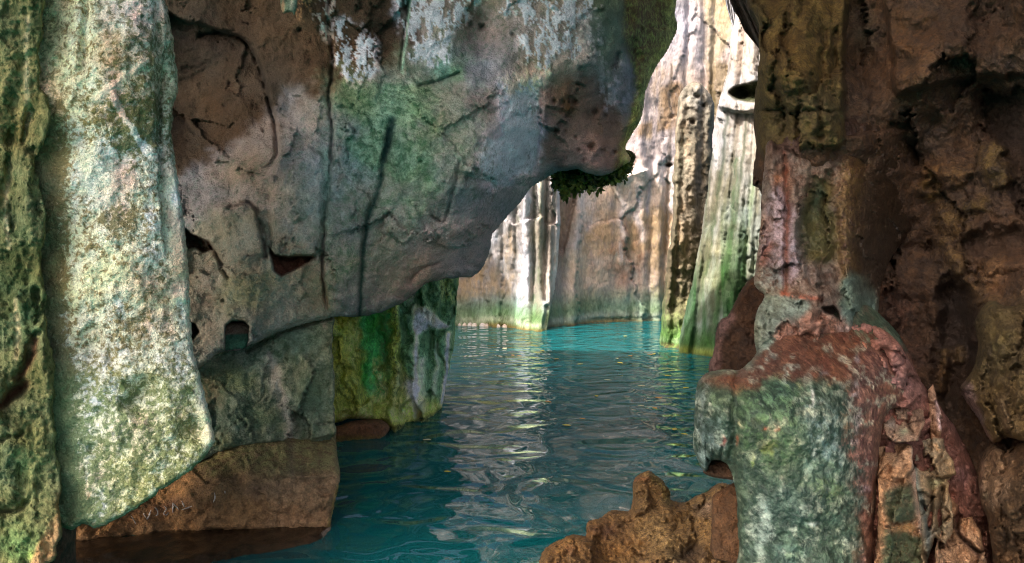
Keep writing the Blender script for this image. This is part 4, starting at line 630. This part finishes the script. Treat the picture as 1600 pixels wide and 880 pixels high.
r = Rock([(1099,736),(1110,722),(1140,722),(1150,750),(1143,749),(1120,747),(1104,742)],[(1100,735,3.0),(1145,735,2.95),(1125,745,2.95)],1.6,(6,.05),smooth=3,ragged=.8,seed=29,thick=.25)
r.base((74,50,30),(58,40,26),.4); o = r.build('shaded_cavity_fill', M_brown, G['brown']*.7); tag(o,'small dark brown fill painting in the shaded cavity under the fin of the lichen boulder','stone')  # stands for a dark cavity, its shade given as brown colour

# ---------------------------------------------------------------- unseen shading ceiling and cliff, bed, water, leaves, light
def sheet(name,x0,x1,y0,y1,z,nx,ny,amp,mat,cols,sub=0):
    xs,ys=np.meshgrid(np.linspace(x0,x1,nx),np.linspace(y0,y1,ny)); P=np.stack([xs,ys,np.full(xs.shape,z)],-1); P[...,2]+=amp*fbm(P*.45+3,4)
    V=P.reshape(-1,3); idx=np.arange(nx*ny).reshape(ny,nx); q=np.stack([idx[:-1,:-1],idx[:-1,1:],idx[1:,1:],idx[1:,:-1]],-1).reshape(-1,4)
    me=bpy.data.meshes.new(name); me.from_pydata(V.tolist(),[],q.tolist()); me.polygons.foreach_set('use_smooth',[True]*len(q)); me.update()
    if cols:
        for nm,c,a in (('pigment',cols[0],1),('growth',cols[1],.4)):
            at_=me.color_attributes.new(nm,'FLOAT_COLOR','POINT'); at_.data.foreach_set('color',np.tile([*lin(c),a],len(V)).astype(np.float32))
    o=put(name,me,mat); o['kind']='structure'; return o
for C_ in CEIL:  # unseen slabs added to keep sun off near rocks and darken the right
    ceil=sheet('unseen_shade_ceiling',*C_,60,60,.5,M_dark,((120,100,80),(80,66,52)))
    s_=ceil.modifiers.new('thick','SOLIDIFY'); s_.thickness=.8; s_.offset=1
yy_,zz_=np.meshgrid(np.linspace(7.3,20,50),np.linspace(-3,8.6,50)); P_=np.stack([np.full(yy_.shape,-6.2),yy_,zz_],-1); P_[...,0]+=.9*fbm(P_*np.array([.4,.5,.2]),4); P_[-1,:,2]+=.8*fbm(P_[-1]*.6,3); idx=np.arange(2500).reshape(50,50)  # unseen cliff added to shade the far water from the sun
me=bpy.data.meshes.new('unseen_shade_cliff'); me.from_pydata(P_.reshape(-1,3).tolist(),[],np.stack([idx[:-1,:-1],idx[:-1,1:],idx[1:,1:],idx[1:,:-1]],-1).reshape(-1,4).tolist()); me.polygons.foreach_set('use_smooth',[True]*2401); me.update()
for nm,c,al in (('pigment',(200,188,176),1),('growth',(110,124,84),.45)): at_=me.color_attributes.new(nm,'FLOAT_COLOR','POINT'); at_.data.foreach_set('color',np.tile([*lin(c)*.7,al],2500).astype(np.float32))
tr_=put('unseen_shade_cliff',me,M_far); tr_['kind']='structure'; tr_.modifiers.new('thick','SOLIDIFY').thickness=1.5
bed=sheet('lake_bed',-60,60,-30,60,-3.2,60,60,.4,M_dark,((20,70,84),(12,52,66)))
mw=bpy.data.materials.new('turquoise_water'); mw.use_nodes=True; nt=mw.node_tree; N=nt.nodes; L=nt.links; N.remove(N['Principled BSDF']); out=N['Material Output']
tc=N.new('ShaderNodeTexCoord')
def wn(sx,sy,scale,det,dist=.0):
    mp=N.new('ShaderNodeMapping'); mp.inputs['Scale'].default_value=(sx,sy,1); L.new(tc.outputs['Object'],mp.inputs['Vector']); n=N.new('ShaderNodeTexNoise'); n.inputs['Scale'].default_value=scale; n.inputs['Detail'].default_value=det; n.inputs['Distortion'].default_value=dist; n.inputs['Roughness'].default_value=.4; L.new(mp.outputs[0],n.inputs['Vector']); return n.outputs['Fac']
a=wn(1,1.25,2.0,.4,1.2); b_=wn(1,1.3,5.5,.5,.6)
m1=N.new('ShaderNodeMath'); m1.operation='MULTIPLY'; m1.inputs[1].default_value=.16; L.new(b_,m1.inputs[0]); m2=N.new('ShaderNodeMath'); L.new(a,m2.inputs[0]); L.new(m1.outputs[0],m2.inputs[1])
bp=N.new('ShaderNodeBump'); bp.inputs['Strength'].default_value=1.; bp.inputs['Distance'].default_value=WAVE; L.new(m2.outputs[0],bp.inputs['Height'])
fr=N.new('ShaderNodeFresnel'); fr.inputs['IOR'].default_value=1.33; L.new(bp.outputs[0],fr.inputs['Normal'])
gl=N.new('ShaderNodeBsdfGlossy'); gl.inputs['Roughness'].default_value=.02; L.new(bp.outputs[0],gl.inputs['Normal'])
df=N.new('ShaderNodeBsdfDiffuse'); cn=wn(1,1,.5,3,.5); cr=N.new('ShaderNodeValToRGB'); cr.color_ramp.elements[0].color=(*WC[0],1); cr.color_ramp.elements[1].color=(*WC[1],1); cr.color_ramp.elements[0].position=.35; cr.color_ramp.elements[1].position=.65; L.new(cn,cr.inputs[0]); L.new(cr.outputs[0],df.inputs['Color'])
tp=N.new('ShaderNodeBsdfTransparent'); tp.inputs['Color'].default_value=(.30,.66,.62,1)
mA=N.new('ShaderNodeMixShader'); mA.inputs[0].default_value=.5; L.new(df.outputs[0],mA.inputs[1]); L.new(tp.outputs[0],mA.inputs[2])
mB=N.new('ShaderNodeMixShader'); L.new(fr.outputs[0],mB.inputs[0]); L.new(mA.outputs[0],mB.inputs[1]); L.new(gl.outputs[0],mB.inputs[2]); L.new(mB.outputs[0],out.inputs['Surface'])
water=sheet('water',-60,60,-30,60,0,2,2,0,mw,None)

# glossy dark brown sheet level with the water at the foot of the base block
xs_,ys_=np.meshgrid(np.arange(60,560,2.5),np.arange(800,960,2.5)); pg=np.array([(40,836),(200,832),(300,824),(440,818),(522,812),(519,830),(508,846),(486,856),(440,866),(380,872),(330,884),(250,905),(150,925),(40,940)],float)
dd=np.full(xs_.shape,1e9); ins=np.zeros(xs_.shape,bool)
for a_,b_2 in zip(pg,np.roll(pg,-1,0)):
    e=b_2-a_; t=np.clip(((xs_-a_[0])*e[0]+(ys_-a_[1])*e[1])/(e@e),0,1); dd=np.minimum(dd,np.hypot(xs_-a_[0]-t*e[0],ys_-a_[1]-t*e[1])); ins^=((a_[1]>ys_)!=(b_2[1]>ys_))&(xs_<a_[0]+(ys_-a_[1])*e[0]/(e[1]+1e-9))
dd=np.where(ins,dd,-dd); V=at(xs_,ys_,wY(ys_)); V[...,2]=np.clip(-.02+.0035*dd,-.4,.02)+.012*fbm(V*3.5,4)+.006*fbm(V*14,3); nr,nc=xs_.shape; idx=np.arange(nr*nc).reshape(nr,nc)
ok=(dd[:-1,:-1]>-22); q=np.stack([idx[:-1,:-1][ok],idx[1:,:-1][ok],idx[1:,1:][ok],idx[:-1,1:][ok]],-1); us=np.unique(q); re_=np.full(nr*nc,-1); re_[us]=np.arange(len(us)); V=V.reshape(-1,3)[us]; sb=V.mean(0); sb[2]=V[:,2].min()
me=bpy.data.meshes.new('waterline_sheet_mesh'); me.from_pydata((V-sb).tolist(),[],re_[q].tolist()); me.polygons.foreach_set('use_smooth',[True]*len(q)); me.update()
mt_=fbm(V*2.5,4)
for nm,c,al in (('pigment',(74,54,38),1),('growth',(44,36,26),.5)):
    at_=me.color_attributes.new(nm,'FLOAT_COLOR','POINT'); at_.data.foreach_set('color',np.c_[np.tile(lin(c),(len(V),1))*np.exp(.4*mt_)[:,None],np.full(len(V),al)].ravel().astype(np.float32))
M_gloss=rock_mat('glossy_brown_rock',14,.22,.25,.01,spread=.2,var=.35,grain=60,spec=.5); so_=put('waterline_sheet',me,M_gloss,base,sb-np.array(base.location)); so_.modifiers.new('thick','SOLIDIFY').thickness=.25
LM=[leafmat('fallen_leaf_yellow',(205,180,40),(230,205,90)),leafmat('fallen_leaf_orange',(190,120,30),(215,160,60)),leafmat('fallen_leaf_pale',(200,190,130),(225,215,170))]
LS=[(788,546,2),(801,556,1),(811,557,1),(848,549,0),(869,562,1),(906,570,0),(964,561,2),(969,568,0),(985,557,1),(932,620,0),(950,595,2),(856,629,1),(910,656,1),(885,666,0),(1023,639,1),(1001,635,2),(1029,623,1),(1054,672,0),(1069,680,0),(1072,607,0),(1044,588,0),(1016,555,1),(1022,554,0),(1002,604,2),(699,739,0),(977,526,0),(537,687,0),(667,689,2)]
LP=('yellow leaf floating on the turquoise water','orange leaf floating on the turquoise water','pale leaf floating on the turquoise water')
for x,y,c in LS:
    p=at(x,y,wY(y)); bm=[]; L_=random.uniform(.06,.09)*(.6+p[1]/14); 
    for t,w in ((0,.04),(.15,.28),(.4,.46),(.65,.38),(.85,.2),(1,.02)):
        for sg in (-1,1): bm.append(((t-.5)*L_,sg*w*L_*.6,.003+.012*abs(sg)*w+.01*(t-.5)**2))
        bm.insert(len(bm)-1,((t-.5)*L_,0,.003+.01*(t-.5)**2))
    fc=[]
    for q in range(5):
        for k in range(2): fc.append((3*q+k,3*q+k+3,3*q+k+4,3*q+k+1))
    me=bpy.data.meshes.new('floating_leaf'); me.from_pydata(bm,[],fc); me.update(); o=put('floating_leaf',me,LM[c],None,(p[0],p[1],.004)); o.rotation_euler=(0,0,random.uniform(0,6.28)); tag(o,LP[c],'leaf','fallen leaves on the water')

w=bpy.data.worlds.new('World'); sc.world=w; w.use_nodes=True; nt=w.node_tree; sk=nt.nodes.new('ShaderNodeTexSky'); sk.sky_type='NISHITA'; sk.sun_disc=False
d=np.array(SUN,float); d/=np.linalg.norm(d); sk.sun_elevation=math.asin(d[2]); sk.sun_rotation=math.atan2(d[0],d[1]); sk.dust_density=6; sk.air_density=.35; sk.ozone_density=0
nt.links.new(sk.outputs[0],nt.nodes['Background'].inputs[0]); nt.nodes['Background'].inputs[1].default_value=SKY
from mathutils import Vector
sl=bpy.data.lights.new('sun','SUN'); sl.energy=SUNE; sl.angle=math.radians(.55); sl.color=(1,.98,.95); so=bpy.data.objects.new('sun',sl); COL.objects.link(so); so.rotation_euler=Vector(d).to_track_quat('Z','Y').to_euler(); so.location=(0,0,20)
vs=sc.view_settings; vs.view_transform='Standard'; vs.look='None'; vs.gamma=1; vs.use_curve_mapping=False; vs.exposure=EXPO
sc.cycles.use_denoising=True; sc.cycles.denoising_prefilter='NONE'; sc.cycles.filter_width=1.1; sc.cycles.max_bounces=6; sc.cycles.diffuse_bounces=4; sc.cycles.caustics_reflective=False; sc.cycles.caustics_refractive=False
